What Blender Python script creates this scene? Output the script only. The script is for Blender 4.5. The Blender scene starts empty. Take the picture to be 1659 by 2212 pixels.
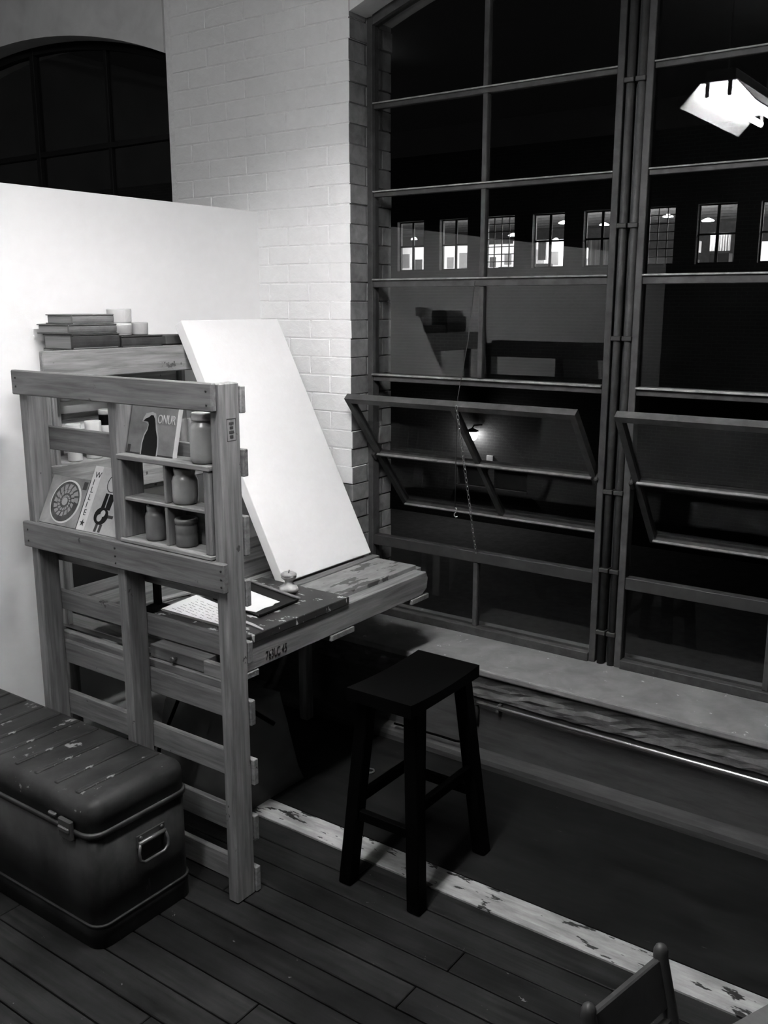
import bpy, bmesh, math, random
from mathutils import Vector, Matrix
random.seed(7)
S = bpy.context.scene
COL = S.collection
PI = math.pi

# ------------------------------------------------------------------ camera, world, exposure
cam_d = bpy.data.cameras.new('camera')
cam = bpy.data.objects.new('camera', cam_d)
COL.objects.link(cam)
cam.location = (0, 0, 1.62)
cam.rotation_euler = (math.radians(90 - 12.447), 0, math.radians(35.69))
cam_d.sensor_fit = 'VERTICAL'
cam_d.sensor_height = 36
cam_d.lens = 36 * 2035.5 / 2212
cam_d.clip_start = 0.05
cam_d.clip_end = 300
S.camera = cam

world = bpy.data.worlds.new('night')
S.world = world
world.use_nodes = True
bg = world.node_tree.nodes['Background']
bg.inputs[0].default_value = (1, 1, 1, 1)
bg.inputs[1].default_value = 0.0018

S.view_settings.view_transform = 'Standard'
S.view_settings.look = 'None'
S.view_settings.exposure = 0.0
S.view_settings.gamma = 1.0
S.view_settings.use_curve_mapping = False
S.cycles.sample_clamp_indirect = 0.0

TUBE = 160.0          # strength of the two tubes in the hanging light
FRONT = 205.0
ROOM = 22.0           # strength of the other work lights farther off in the same loft


# ------------------------------------------------------------------ materials
def mat(name, col, rough=0.6, var=0.15, scale=6.0, stretch=(1, 1, 1), bump=0.0, spec=0.4, metal=0.0,
        speck=None, blotch=None, rnd=True):
    """grey procedural surface. speck = (colour, noise scale, threshold, stretch) for chips and paint marks"""
    m = bpy.data.materials.new(name)
    m.use_nodes = True
    nt = m.node_tree
    N, L = nt.nodes, nt.links
    b = N['Principled BSDF']
    b.inputs['Roughness'].default_value = rough
    b.inputs['Metallic'].default_value = metal
    b.inputs['Specular IOR Level'].default_value = spec
    tc = N.new('ShaderNodeTexCoord')
    vec = tc.outputs['Object']
    if rnd:
        oi = N.new('ShaderNodeObjectInfo')
        mul = N.new('ShaderNodeMath'); mul.operation = 'MULTIPLY'; mul.inputs[1].default_value = 37.0
        L.new(oi.outputs['Random'], mul.inputs[0])
        add = N.new('ShaderNodeVectorMath'); add.operation = 'ADD'
        L.new(vec, add.inputs[0]); L.new(mul.outputs[0], add.inputs[1])
        vec = add.outputs[0]
    mp = N.new('ShaderNodeMapping')
    mp.inputs['Scale'].default_value = stretch
    L.new(vec, mp.inputs['Vector'])
    nz = N.new('ShaderNodeTexNoise')
    nz.inputs['Scale'].default_value = scale
    nz.inputs['Detail'].default_value = 6
    nz.inputs['Roughness'].default_value = 0.6
    nz.inputs['Distortion'].default_value = 0.35
    L.new(mp.outputs[0], nz.inputs['Vector'])
    rp = N.new('ShaderNodeValToRGB')
    lo, hi = col * (1 - var), min(1, col * (1 + var))
    rp.color_ramp.elements[0].position = 0.3
    rp.color_ramp.elements[1].position = 0.7
    rp.color_ramp.elements[0].color = (lo, lo, lo, 1)
    rp.color_ramp.elements[1].color = (hi, hi, hi, 1)
    L.new(nz.outputs['Fac'], rp.inputs['Fac'])
    out = rp.outputs['Color']
    if rnd:      # each piece a little lighter or darker than the next
        mm = N.new('ShaderNodeMapRange')
        mm.inputs['To Min'].default_value = 1 - var * 0.6
        mm.inputs['To Max'].default_value = 1 + var * 0.6
        L.new(oi.outputs['Random'], mm.inputs['Value'])
        sc = N.new('ShaderNodeVectorMath'); sc.operation = 'SCALE'
        L.new(out, sc.inputs[0]); L.new(mm.outputs[0], sc.inputs['Scale'])
        out = sc.outputs[0]
    if blotch:   # larger stains that run across neighbouring pieces
        gp = N.new('ShaderNodeNewGeometry')
        bs, ba, bst = blotch
        mpb = N.new('ShaderNodeMapping'); mpb.inputs['Scale'].default_value = bst
        L.new(gp.outputs['Position'], mpb.inputs['Vector'])
        nb = N.new('ShaderNodeTexNoise'); nb.inputs['Scale'].default_value = bs
        nb.inputs['Detail'].default_value = 5; nb.inputs['Roughness'].default_value = 0.65
        L.new(mpb.outputs[0], nb.inputs['Vector'])
        mb = N.new('ShaderNodeMapRange')
        mb.inputs['From Min'].default_value = 0.3; mb.inputs['From Max'].default_value = 0.7
        mb.inputs['To Min'].default_value = 1 - ba; mb.inputs['To Max'].default_value = 1 + ba
        L.new(nb.outputs['Fac'], mb.inputs['Value'])
        sb_ = N.new('ShaderNodeVectorMath'); sb_.operation = 'SCALE'
        L.new(out, sb_.inputs[0]); L.new(mb.outputs[0], sb_.inputs['Scale'])
        out = sb_.outputs[0]
    if speck:
        c2, s2, th, st2 = speck
        mp2 = N.new('ShaderNodeMapping'); mp2.inputs['Scale'].default_value = st2
        L.new(vec, mp2.inputs['Vector'])
        n2 = N.new('ShaderNodeTexNoise'); n2.inputs['Scale'].default_value = s2
        n2.inputs['Detail'].default_value = 4; n2.inputs['Roughness'].default_value = 0.65
        L.new(mp2.outputs[0], n2.inputs['Vector'])
        r2 = N.new('ShaderNodeValToRGB')
        r2.color_ramp.elements[0].position = th
        r2.color_ramp.elements[1].position = th + 0.025
        L.new(n2.outputs['Fac'], r2.inputs['Fac'])
        mx = N.new('ShaderNodeMix'); mx.data_type = 'RGBA'
        L.new(r2.outputs['Color'], mx.inputs['Factor'])
        L.new(out, mx.inputs['A'])
        mx.inputs['B'].default_value = (c2, c2, c2, 1)
        out = mx.outputs['Result']
    L.new(out, b.inputs['Base Color'])
    if bump:
        bp = N.new('ShaderNodeBump')
        bp.inputs['Strength'].default_value = bump
        bp.inputs['Distance'].default_value = 0.004
        L.new(nz.outputs['Fac'], bp.inputs['Height'])
        L.new(bp.outputs[0], b.inputs['Normal'])
    return m


def emis(name, s, col=1.0):
    m = bpy.data.materials.new(name)
    m.use_nodes = True
    b = m.node_tree.nodes['Principled BSDF']
    b.inputs['Base Color'].default_value = (0.8, 0.8, 0.8, 1)
    b.inputs['Emission Color'].default_value = (col, col, col, 1)
    b.inputs['Emission Strength'].default_value = s
    return m


def glass_mat(name, tint=0.92):
    m = bpy.data.materials.new(name)
    m.use_nodes = True
    nt = m.node_tree
    N, L = nt.nodes, nt.links
    for n in list(N):
        if n.type == 'BSDF_PRINCIPLED':
            N.remove(n)
    tr = N.new('ShaderNodeBsdfTransparent'); tr.inputs[0].default_value = (tint, tint, tint, 1)
    gl = N.new('ShaderNodeBsdfGlossy'); gl.inputs['Roughness'].default_value = 0.0
    gl.inputs[0].default_value = (0.9, 0.9, 0.9, 1)
    fr = N.new('ShaderNodeFresnel'); fr.inputs['IOR'].default_value = 1.45
    geo = N.new('ShaderNodeNewGeometry')
    mr = N.new('ShaderNodeMapRange')      # same reflectance on the way out as on the way in
    mr.inputs['To Min'].default_value = 1.45; mr.inputs['To Max'].default_value = 1 / 1.45
    L.new(geo.outputs['Backfacing'], mr.inputs['Value']); L.new(mr.outputs[0], fr.inputs['IOR'])
    mx = N.new('ShaderNodeMixShader')
    L.new(fr.outputs[0], mx.inputs[0]); L.new(tr.outputs[0], mx.inputs[1]); L.new(gl.outputs[0], mx.inputs[2])
    L.new(mx.outputs[0], N['Material Output'].inputs['Surface'])
    return m


WX, WY, WZ = (5, 75, 75), (75, 5, 75), (75, 75, 5)
def wood(name, col, st, rough=0.65, var=0.4, speck=None):
    return mat(name, col, rough, var, 1.0, st, 0.25, 0.3, speck=speck)

KNOT = (0.05, 3.2, 0.74, (1, 1, 1))
pw_x, pw_y, pw_z = (wood('pallet_wood_' + a, 0.15, s, speck=(0.05, 16.0, 0.67, (1, 1, 1))) for a, s in (('x', WX), ('y', WY), ('z', WZ)))
dk_x, dk_y, dk_z = (wood('desk_wood_' + a, 0.17, s) for a, s in (('x', WX), ('y', WY), ('z', WZ)))
hw_y = wood('hutch_wood_y', 0.26, WY, speck=(0.07, 10.0, 0.66, (1, 1, 1)))
hw_z = wood('hutch_wood_z', 0.24, WZ)
cub_x, cub_z = wood('box_wood_x', 0.20, WX), wood('box_wood_z', 0.16, WZ)
fl_m = mat('floor_wood', 0.012, 0.6, 0.45, 1.0, (3.5, 60, 60), 0.25, 0.14, speck=(0.16, 22.0, 0.705, (1, 1.6, 1)), blotch=(3.0, 0.75, (1, 2, 1)))
stripe_m = mat('worn_white_stripe', 0.31, 0.6, 0.25, 1.0, (5, 50, 20), 0.2, 0.3, speck=(0.018, 11.0, 0.575, (0.8, 2.2, 1)), blotch=(8.0, 0.3, (1, 3, 1)))
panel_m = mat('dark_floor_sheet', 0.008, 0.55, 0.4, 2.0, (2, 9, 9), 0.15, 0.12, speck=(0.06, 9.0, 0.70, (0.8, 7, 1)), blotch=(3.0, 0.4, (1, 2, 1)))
drywall = mat('white_drywall', 0.78, 0.75, 0.015, 20, bump=0.05, rnd=False)
white_brick = mat('white_painted_brick', 0.80, 0.6, 0.025, 30, bump=0.6)
bare_brick = mat('bare_grey_brick', 0.17, 0.85, 0.3, 22, bump=0.9)
mortar_m = mat('white_painted_mortar', 0.78, 0.8, 0.08, 40, bump=0.8, rnd=False)
bare_mortar = mat('bare_mortar', 0.10, 0.9, 0.2, 40, bump=0.8, rnd=False)
plaster_dark = mat('dark_loft_plaster', 0.10, 0.8, 0.25, 4, bump=0.3, rnd=False)
ceil_m = wood('ceiling_wood', 0.14, WX)
sill_m = mat('dusty_sill', 0.18, 0.85, 0.25, 9, bump=0.4, rnd=False, speck=(0.45, 30.0, 0.67, (1, 1, 1)))
rough_m = mat('rough_broken_render', 0.07, 0.95, 0.55, 14, (1, 1, 2.2), bump=1.0, rnd=False)
board_m = mat('painted_wall_board', 0.048, 0.8, 0.3, 3, (2, 10, 14), bump=0.4, rnd=False)
steel = mat('painted_window_steel', 0.055, 0.55, 0.3, 25, bump=0.2, spec=0.2, speck=(0.25, 30.0, 0.75, (1, 1, 1)))
steel_dk = mat('dark_window_steel', 0.03, 0.55, 0.25, 25, bump=0.2)
ledge_m = mat('worn_steel_ledge', 0.22, 0.5, 0.45, 30, (1, 3, 3), bump=0.3)
conduit_m = mat('bright_conduit_metal', 0.75, 0.28, 0.08, 8, metal=1.0, rnd=False)
chrome = mat('chain_metal', 0.5, 0.35, 0.2, 30, metal=1.0)
black = mat('black_paint', 0.0012, 0.5, 0.2, 8, spec=0.03)
blackmat = mat('dull_black', 0.012, 0.7, 0.2, 8, spec=0.2)
canvas_m = mat('primed_canvas', 0.81, 0.8, 0.012, 60, bump=0.06, rnd=False)
paper_m = mat('white_paper', 0.82, 0.8, 0.03, 12)
ink = mat('ink', 0.012, 0.7, 0.1)
trunk_m = mat('scuffed_trunk_metal', 0.022, 0.42, 0.5, 7, (1, 1, 1), bump=0.2, spec=0.2, rnd=False, blotch=(7.0, 0.6, (1, 1, 0.4)), speck=(0.06, 12.0, 0.68, (1, 1, 0.5)))
trunk_top = mat('scraped_trunk_lid', 0.024, 0.5, 0.4, 8, (1, 0.6, 1), bump=0.2, spec=0.2, rnd=False, blotch=(9.0, 0.5, (1, 0.6, 1)), speck=(0.20, 17.0, 0.625, (1, 0.7, 1)))
trunk_edge = mat('worn_trunk_rim', 0.04, 0.4, 0.4, 14, bump=0.1, spec=0.3)
brass = mat('dull_clasp_metal', 0.16, 0.4, 0.25, 20, metal=0.7)
blackboard = mat('splattered_black_board', 0.022, 0.5, 0.4, 9, bump=0.2, rnd=False, speck=(0.5, 16.0, 0.605, (1.0, 2.0, 1)))
ply_m = mat('paint_smeared_board', 0.22, 0.55, 0.35, 9, (2.4, 1, 1), bump=0.2, rnd=False, speck=(0.06, 9.0, 0.555, (2.0, 0.7, 1)))
cream = mat('pale_plastic', 0.518, 0.5, 0.05, 8)
greyplas = mat('grey_tub', 0.317, 0.5, 0.06, 8)
jar_pale = mat('speckled_pale_jar', 0.230, 0.3, 0.15, 14, spec=0.6, speck=(0.14, 60.0, 0.72, (1, 1, 1)))
jar_mid = mat('speckled_grey_jar', 0.187, 0.32, 0.2, 14, spec=0.6, speck=(0.10, 60.0, 0.70, (1, 1, 1)))
jar_dark = mat('dark_stoneware', 0.115, 0.4, 0.25, 10, spec=0.5)
lidm = mat('pale_lid', 0.360, 0.5, 0.1)
book_dk = mat('dark_book_cloth', 0.040, 0.65, 0.35, 20, bump=0.3)
book_md = mat('worn_book_cloth', 0.094, 0.7, 0.45, 16, bump=0.3)
book_lt = mat('faded_book_cloth', 0.144, 0.7, 0.35, 12, bump=0.3)
pages = mat('book_pages', 0.216, 0.8, 0.18, 1.0, (3, 3, 160), rnd=False)
art_mid = mat('painted_grey_ground', 0.194, 0.7, 0.4, 9, bump=0.1)
art_lt = mat('painted_pale_ground', 0.331, 0.7, 0.25, 12, bump=0.1)
art_dk = mat('painted_dark', 0.007, 0.7, 0.3, 10, spec=0.1)
art_m2 = mat('painted_dark_grey', 0.045, 0.7, 0.4, 14, spec=0.1)
shell_dk = mat('painted_shell_grey', 0.085, 0.7, 0.5, 20, spec=0.1)
art_wh = mat('painted_white', 0.475, 0.7, 0.12, 14)
apple_m = mat('apple_flesh', 0.432, 0.55, 0.2, 40, bump=0.2)
apple_sk = mat('apple_skin', 0.302, 0.4, 0.3, 40)
chair_m = wood('chair_wood', 0.035, (3, 30, 30), 0.5, 0.12)
chair_tp = wood('pale_table_wood', 0.09, (3, 30, 30), 0.5, 0.15)
glass = glass_mat('window_glass')
steel_nb = mat('black_window_steel', 0.010, 0.6, 0.2, 25, spec=0.1)
head_m = mat('grey_painted_wall', 0.62, 0.7, 0.12, 6, bump=0.3, rnd=False)
tube_m = emis('fluorescent_tube', TUBE)
reflector_m = mat('white_enamel', 0.85, 0.4, 0.02, rnd=False)
metal_wh = mat('grey_enamel', 0.3, 0.5, 0.05, rnd=False)


# ------------------------------------------------------------------ helpers
WORLD = {}

def mk(name, me, m=None, loc=(0, 0, 0), parent=None, local=False):
    o = bpy.data.objects.new(name, me)
    COL.objects.link(o)
    loc = Vector(loc)
    if m is not None and me is not None and not me.materials:
        for x in (m if isinstance(m, (list, tuple)) else [m]):
            me.materials.append(x)
    if parent is not None:
        o.parent = parent
        o.location = loc if local else loc - WORLD[parent.as_pointer()]
        WORLD[o.as_pointer()] = (WORLD[parent.as_pointer()] + loc) if local else loc
    else:
        o.location = loc
        WORLD[o.as_pointer()] = loc
    return o


def thing(name, label, cat, loc=(0, 0, 0), rotz=0.0, group=None):
    o = mk(name, None, None, loc)
    o.rotation_euler = (0, 0, rotz)
    o.empty_display_size = 0.05
    o['label'] = label; o['category'] = cat
    if group:
        o['group'] = group
    return o


def tag(o, label, cat, group=None):
    o['label'] = label; o['category'] = cat
    if group:
        o['group'] = group
    return o


def struct(o):
    o['kind'] = 'structure'
    return o


def new_mesh(name, bm, smooth=False):
    bmesh.ops.recalc_face_normals(bm, faces=bm.faces)
    me = bpy.data.meshes.new(name)
    bm.to_mesh(me)
    bm.free()
    if smooth:
        for p in me.polygons:
            p.use_smooth = True
    return me


def box_bm(sx, sy, sz, bev=0.0, seg=1):
    bm = bmesh.new()
    bmesh.ops.create_cube(bm, size=1)
    for v in bm.verts:
        v.co.x *= sx; v.co.y *= sy; v.co.z *= sz
    if bev:
        bmesh.ops.bevel(bm, geom=bm.edges[:], offset=min(bev, 0.45 * min(sx, sy, sz)), segments=seg, affect='EDGES', profile=0.5)
    return bm


def box(name, x0, x1, y0, y1, z0, z1, m, parent=None, bev=0.002, seg=1):
    me = new_mesh(name, box_bm(x1 - x0, y1 - y0, z1 - z0, bev, seg))
    return mk(name, me, m, ((x0 + x1) / 2, (y0 + y1) / 2, (z0 + z1) / 2), parent)


def beam_bm(bm, p0, p1, w0, d0, w1=None, d1=None, side=Vector((1, 0, 0))):
    """a square bar from p0 to p1; w along 'side', d across it"""
    p0, p1 = Vector(p0), Vector(p1)
    w1 = w0 if w1 is None else w1
    d1 = d0 if d1 is None else d1
    ax = (p1 - p0).normalized()
    a = (side - ax * side.dot(ax)).normalized()
    b = ax.cross(a)
    vs = []
    for p, w, d in ((p0, w0, d0), (p1, w1, d1)):
        for s, t in ((-1, -1), (1, -1), (1, 1), (-1, 1)):
            vs.append(bm.verts.new(p + a * s * w / 2 + b * t * d / 2))
    for f in ((3, 2, 1, 0), (4, 5, 6, 7), (0, 1, 5, 4), (1, 2, 6, 5), (2, 3, 7, 6), (3, 0, 4, 7)):
        bm.faces.new([vs[i] for i in f])
    return bm


def beam(name, p0, p1, w, d, m, parent=None, w1=None, d1=None, side=(1, 0, 0), bev=0.002):
    c = (Vector(p0) + Vector(p1)) / 2
    bm = beam_bm(bmesh.new(), Vector(p0) - c, Vector(p1) - c, w, d, w1, d1, Vector(side))
    if bev:
        bmesh.ops.bevel(bm, geom=bm.edges[:], offset=bev, segments=1, affect='EDGES')
    return mk(name, new_mesh(name, bm), m, c, parent)


def tube_bm(bm, pts, r, n=8, closed=False):
    pts = [Vector(p) for p in pts]
    k = len(pts)
    rings = []
    prev = None
    for i, p in enumerate(pts):
        if closed:
            t = pts[(i + 1) % k] - pts[i - 1]
        else:
            t = pts[min(i + 1, k - 1)] - pts[max(i - 1, 0)]
        t.normalize()
        if prev is None:
            prev = Vector((0, 0, 1)) if abs(t.z) < 0.9 else Vector((1, 0, 0))
        a = (prev - t * prev.dot(t)).normalized()
        prev = a
        b = t.cross(a)
        rr = r[i] if isinstance(r, (list, tuple)) else r
        rings.append([bm.verts.new(p + (a * math.cos(2 * PI * j / n) + b * math.sin(2 * PI * j / n)) * rr) for j in range(n)])
    rng = range(k) if closed else range(k - 1)
    for i in rng:
        A, B = rings[i], rings[(i + 1) % k]
        for j in range(n):
            bm.faces.new((A[j], A[(j + 1) % n], B[(j + 1) % n], B[j]))
    if not closed:
        bm.faces.new(rings[0][::-1]); bm.faces.new(rings[-1])
    return bm


def tube(name, pts, r, m, parent=None, n=8, closed=False):
    c = sum((Vector(p) for p in pts), Vector()) / len(pts)
    bm = tube_bm(bmesh.new(), [Vector(p) - c for p in pts], r, n, closed)
    return mk(name, new_mesh(name, bm, True), m, c, parent)


def lathe_bm(prof, n=28, bm=None, wob=None):
    bm = bm or bmesh.new()
    rings = []
    for i, (r, z) in enumerate(prof):
        ring = []
        for j in range(n):
            a = 2 * PI * j / n
            rr = r * (wob(i, a) if wob else 1)
            ring.append(bm.verts.new((rr * math.cos(a), rr * math.sin(a), z)))
        rings.append(ring)
    for A, B in zip(rings, rings[1:]):
        for j in range(n):
            bm.faces.new((A[j], A[(j + 1) % n], B[(j + 1) % n], B[j]))
    bm.faces.new(rings[0][::-1]); bm.faces.new(rings[-1])
    return bm


def lathe(name, prof, m, loc, parent=None, n=28, wob=None):
    me = new_mesh(name, lathe_bm(prof, n, None, wob))
    for p in me.polygons:
        p.use_smooth = len(p.vertices) == 4
    return mk(name, me, m, loc, parent)


def poly_bm(pts, t, bm=None, z0=0.0):
    """outline in local xy, raised by t"""
    bm = bm or bmesh.new()
    lo = [bm.verts.new((x, y, z0)) for x, y in pts]
    hi = [bm.verts.new((x, y, z0 + t)) for x, y in pts]
    n = len(pts)
    bm.faces.new(lo[::-1]); bm.faces.new(hi)
    for i in range(n):
        bm.faces.new((lo[i], lo[(i + 1) % n], hi[(i + 1) % n], hi[i]))
    return bm


def ell(cx, cy, rx, ry, n=28, rot=0.0):
    return [(cx + rx * math.cos(a) * math.cos(rot) - ry * math.sin(a) * math.sin(rot),
             cy + rx * math.cos(a) * math.sin(rot) + ry * math.sin(a) * math.cos(rot)) for a in [2 * PI * i / n for i in range(n)]]


def text_mesh(s, size, depth=0.0006):
    cu = bpy.data.curves.new('lettering', 'FONT')
    cu.body = s; cu.size = size; cu.extrude = depth; cu.resolution_u = 3
    o = bpy.data.objects.new('lettering_tmp', cu)
    COL.objects.link(o)
    dg = bpy.context.evaluated_depsgraph_get()
    me = bpy.data.meshes.new_from_object(o.evaluated_get(dg))
    bpy.data.objects.remove(o)
    return me


# ------------------------------------------------------------------ the room shell
YP, YW = 2.934, 3.06       # face of the brick piers, plane of the window steel
XR = -2.262                # right-hand face of the pier = left reveal of the window
XPART = -2.735             # face of the white partition
XEND, YBACK, ZC = 2.6, -2.6, 3.4

floor = struct(box('floor', -6.2, XEND, YBACK, 2.75, -0.10, -0.02, fl_m, bev=0))
# boards run along the window wall
pw = 0.0885
plank_me = {}
rows = int((2.018 - YBACK) / pw)
for i in range(rows):
    y1 = 2.018 - i * pw
    y0 = y1 - pw
    if y1 < -1.2:
        continue
    x = -3.9 - random.random() * 1.2 if y1 > 0.2 else -3.2
    while x < XEND:
        ln = random.choice((1.25, 1.55, 1.85, 2.15))
        if x + ln > XEND:
            ln = XEND - x
        if ln < 0.05:
            break
        key = round(ln, 2)
        if key not in plank_me:
            me = new_mesh('plank', box_bm(ln - 0.003, pw - 0.0045, 0.022, 0.002)); me.materials.append(fl_m)
            plank_me[key] = me
        mk('plank', plank_me[key], None, (x + ln / 2, (y0 + y1) / 2, -0.0125 + random.uniform(-0.0008, 0.0008)), floor)
        x += ln
for x0, x1 in ((-4.2, -1.6), (-1.597, 0.4), (0.403, XEND)):
    box('stripe_board', x0, x1, 2.0215, 2.118, -0.02, -0.0005, stripe_m, floor)
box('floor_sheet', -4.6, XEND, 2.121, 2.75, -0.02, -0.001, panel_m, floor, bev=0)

ceil_o = struct(box('ceiling', -6.2, XEND, YBACK, 3.2, ZC, ZC + 0.08, ceil_m, bev=0))
wall_back = struct(box('wall_back', -6.2, XEND, YBACK - 0.1, YBACK, -0.1, ZC, plaster_dark, bev=0))
wall_right = struct(box('wall_right', XEND, XEND + 0.1, YBACK, 3.2, -0.1, ZC, plaster_dark, bev=0))
wall_far = struct(box('wall_far_left', -6.3, -6.2, YBACK, 3.2, -0.1, ZC, plaster_dark, bev=0))
part_o = struct(box('wall_left', XPART - 0.1, XPART, -1.6, YP + 0.004, 0.0, 1.985, drywall, bev=0.003))

# window wall: low wall, piers and the heads above the two segmental arches
def arch(x, cx, half=1.0535, spring=2.65, rise=0.19):
    R = (half * half + rise * rise) / (2 * rise)
    return spring - (R - rise) + math.sqrt(max(R * R - (x - cx) ** 2, 0))

wall_win = struct(box('wall_window', -6.2, XEND, 2.755, 3.2, -0.1, 0.335, board_m, bev=0))
C1, C2 = -1.2085, -4.2985
def head(cx):
    bm = bmesh.new()
    n = 24
    cols = []
    for i in range(n + 1):
        x = cx - 1.0535 + 2.107 * i / n
        z = arch(x, cx)
        cols.append([bm.verts.new(c) for c in ((x, YP, z), (x, 3.2, z), (x, 3.2, ZC), (x, YP, ZC))])
    for A, B in zip(cols, cols[1:]):
        for j in range(4):
            bm.faces.new((A[j], B[j], B[(j + 1) % 4], A[(j + 1) % 4]))
    bm.faces.new(cols[0]); bm.faces.new(cols[-1][::-1])
    return new_mesh('arch_head', bm)
mk('arch_head', head(C1), head_m, parent=wall_win)
mk('arch_head', head(C2), head_m, parent=wall_win)
box('pier_core', -3.236, XR - 0.006, YP + 0.006, 3.19, 0.335, 0.925, bare_mortar, wall_win, bev=0)
me = new_mesh('pier_core', box_bm(XR - 0.006 + 3.236, 3.19 - YP - 0.0022, ZC - 0.925))
me.materials.append(mortar_m); me.materials.append(bare_mortar)
for p in me.polygons:
    p.material_index = 1 if p.normal.x > 0.5 else 0
mk('pier_core', me, None, ((XR - 0.006 - 3.236) / 2, (YP + 0.0022 + 3.19) / 2, (ZC + 0.925) / 2), wall_win)
box('pier_core', C1 + 1.0535, XEND, YP, 3.2, 0.335, ZC, white_brick, wall_win, bev=0)
box('pier_core', -6.2, C2 - 1.0535, YP, 3.2, 0.335, ZC, white_brick, wall_win, bev=0)

# bricks of the pier between the two windows
def brick_mesh(l, d, h, mats, corner=False):
    bm = box_bm(l, d, h, 0.0022, 2)
    for v in bm.verts:
        v.co += Vector([random.uniform(-0.0006, 0.0006) for _ in range(3)])
    bm.normal_update()
    me = new_mesh('brick', bm)
    for m in mats:
        me.materials.append(m)
    if corner:
        for p in me.polygons:
            p.material_index = 1 if p.normal.x > 0.3 else 0
    return me
CH, J = 0.0715, 0.0045
BR = {}
for nm, pm in (('w', white_brick), ('d', bare_brick)):
    BR['s' + nm] = [brick_mesh(0.200, 0.09, CH - J, [pm]) for _ in range(4)]
    BR['h' + nm] = [brick_mesh(0.095, 0.09, CH - J, [pm]) for _ in range(3)]
    BR['cs' + nm] = [brick_mesh(0.200, 0.096, CH - J, [pm, bare_brick], True) for _ in range(4)]
    BR['ch' + nm] = [brick_mesh(0.098, 0.196, CH - J, [pm, bare_brick], True) for _ in range(4)]
BR['r1'] = [brick_mesh(0.098, 0.158, CH - J, [bare_brick]) for _ in range(3)]
BR['r2'] = [brick_mesh(0.098, 0.058, CH - J, [bare_brick]) for _ in range(3)]
def brick(kind, x, y, z):
    mk('brick', random.choice(BR[kind]), None, (x, y + random.uniform(-0.0009, 0.0009), z + random.uniform(-0.001, 0.001)), wall_win)
c = 0
z = 0.345
while z < 2.93:
    zc = z + (CH - J) / 2
    nm = 'w' if z > 0.915 else 'd'
    xr = XR + random.uniform(-0.0035, 0.0035)
    if c % 2 == 0:
        brick('cs' + nm, xr - 0.100, YP + 0.048, zc); brick('r1', xr - 0.049, 3.119, zc)
        xx = xr - 0.210
    else:
        brick('ch' + nm, xr - 0.049, YP + 0.098, zc); brick('r2', xr - 0.049, 3.171, zc)
        xx = xr - 0.108
    lim = -2.78 if z < 1.92 else -3.236
    while xx - 0.2 > lim - 0.12:
        if xx - 0.2 < -3.24:
            if xx - 0.095 > -3.245:
                brick('h' + nm, xx - 0.0475, YP + 0.045, zc)
            break
        brick('s' + nm, xx - 0.1, YP + 0.045, zc)
        xx -= 0.210
    z += CH
    c += 1

# sill, broken render under it, wall board, rounded baseboard
box('sill_slab', -6.2, XEND, 2.738, 3.2, 0.335, 0.36, sill_m, wall_win, bev=0.006, seg=2)
bm = bmesh.new()
nx, nz = 150, 7
grid = []
for i in range(nx + 1):
    x = -4.0 + 6.2 * i / nx
    colv = []
    for j in range(nz + 1):
        z = 0.255 + 0.082 * j / nz
        ragged = 0.012 * math.sin(x * 9) + 0.010 * math.sin(x * 23 + 1)
        dep = 0.0 if z < 0.285 + ragged else 0.012
        y = 2.742 + dep + random.uniform(-0.004, 0.004)
        colv.append(bm.verts.new((x, min(y, 2.756), z)))
    grid.append(colv)
for A, B in zip(grid, grid[1:]):
    for j in range(nz):
        bm.faces.new((A[j], B[j], B[j + 1], A[j + 1]))
mk('broken_render', new_mesh('broken_render', bm), rough_m, parent=wall_win)
bm = bmesh.new()
prof = [(2.757, 0.0), (2.712, 0.0), (2.710, 0.020), (2.714, 0.036), (2.724, 0.047), (2.738, 0.052), (2.757, 0.054)]
A = [bm.verts.new((-4.0, y, z)) for y, z in prof]; B = [bm.verts.new((XEND, y, z)) for y, z in prof]
for i in range(len(prof)):
    k = (i + 1) % len(prof)
    bm.faces.new((A[i], A[k], B[k], B[i]))
bm.faces.new(A); bm.faces.new(B[::-1])
struct(mk('baseboard_window', new_mesh('baseboard', bm), board_m))

# ------------------------------------------------------------------ windows
def hbar(name, x0, x1, z0, z1, parent, m=steel, y0=YW - 0.018, y1=YW + 0.02):
    return box(name, x0, x1, y0, y1, z0, z1, m, parent, bev=0.0015)

def pane(x0, x1, z0, z1, parent):
    return box('pane', x0, x1, YW - 0.002, YW + 0.002, z0, z1, glass, parent, bev=0)

def arch_pane(x0, x1, z0, cx, parent, dz=0.03):
    bm = bmesh.new()
    n = 8
    F = [(x1, z0), (x0, z0)] + [(x0 + (x1 - x0) * i / n, arch(x0 + (x1 - x0) * i / n, cx) - dz) for i in range(n + 1)]
    a = [bm.verts.new((x, YW - 0.002, z)) for x, z in F]
    b = [bm.verts.new((x, YW + 0.002, z)) for x, z in F]
    bm.faces.new(a); bm.faces.new(b[::-1])
    for i in range(len(F)):
        k = (i + 1) % len(F)
        bm.faces.new((a[i], b[i], b[k], a[k]))
    return mk('pane', new_mesh('pane', bm), glass, parent=parent)

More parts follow.
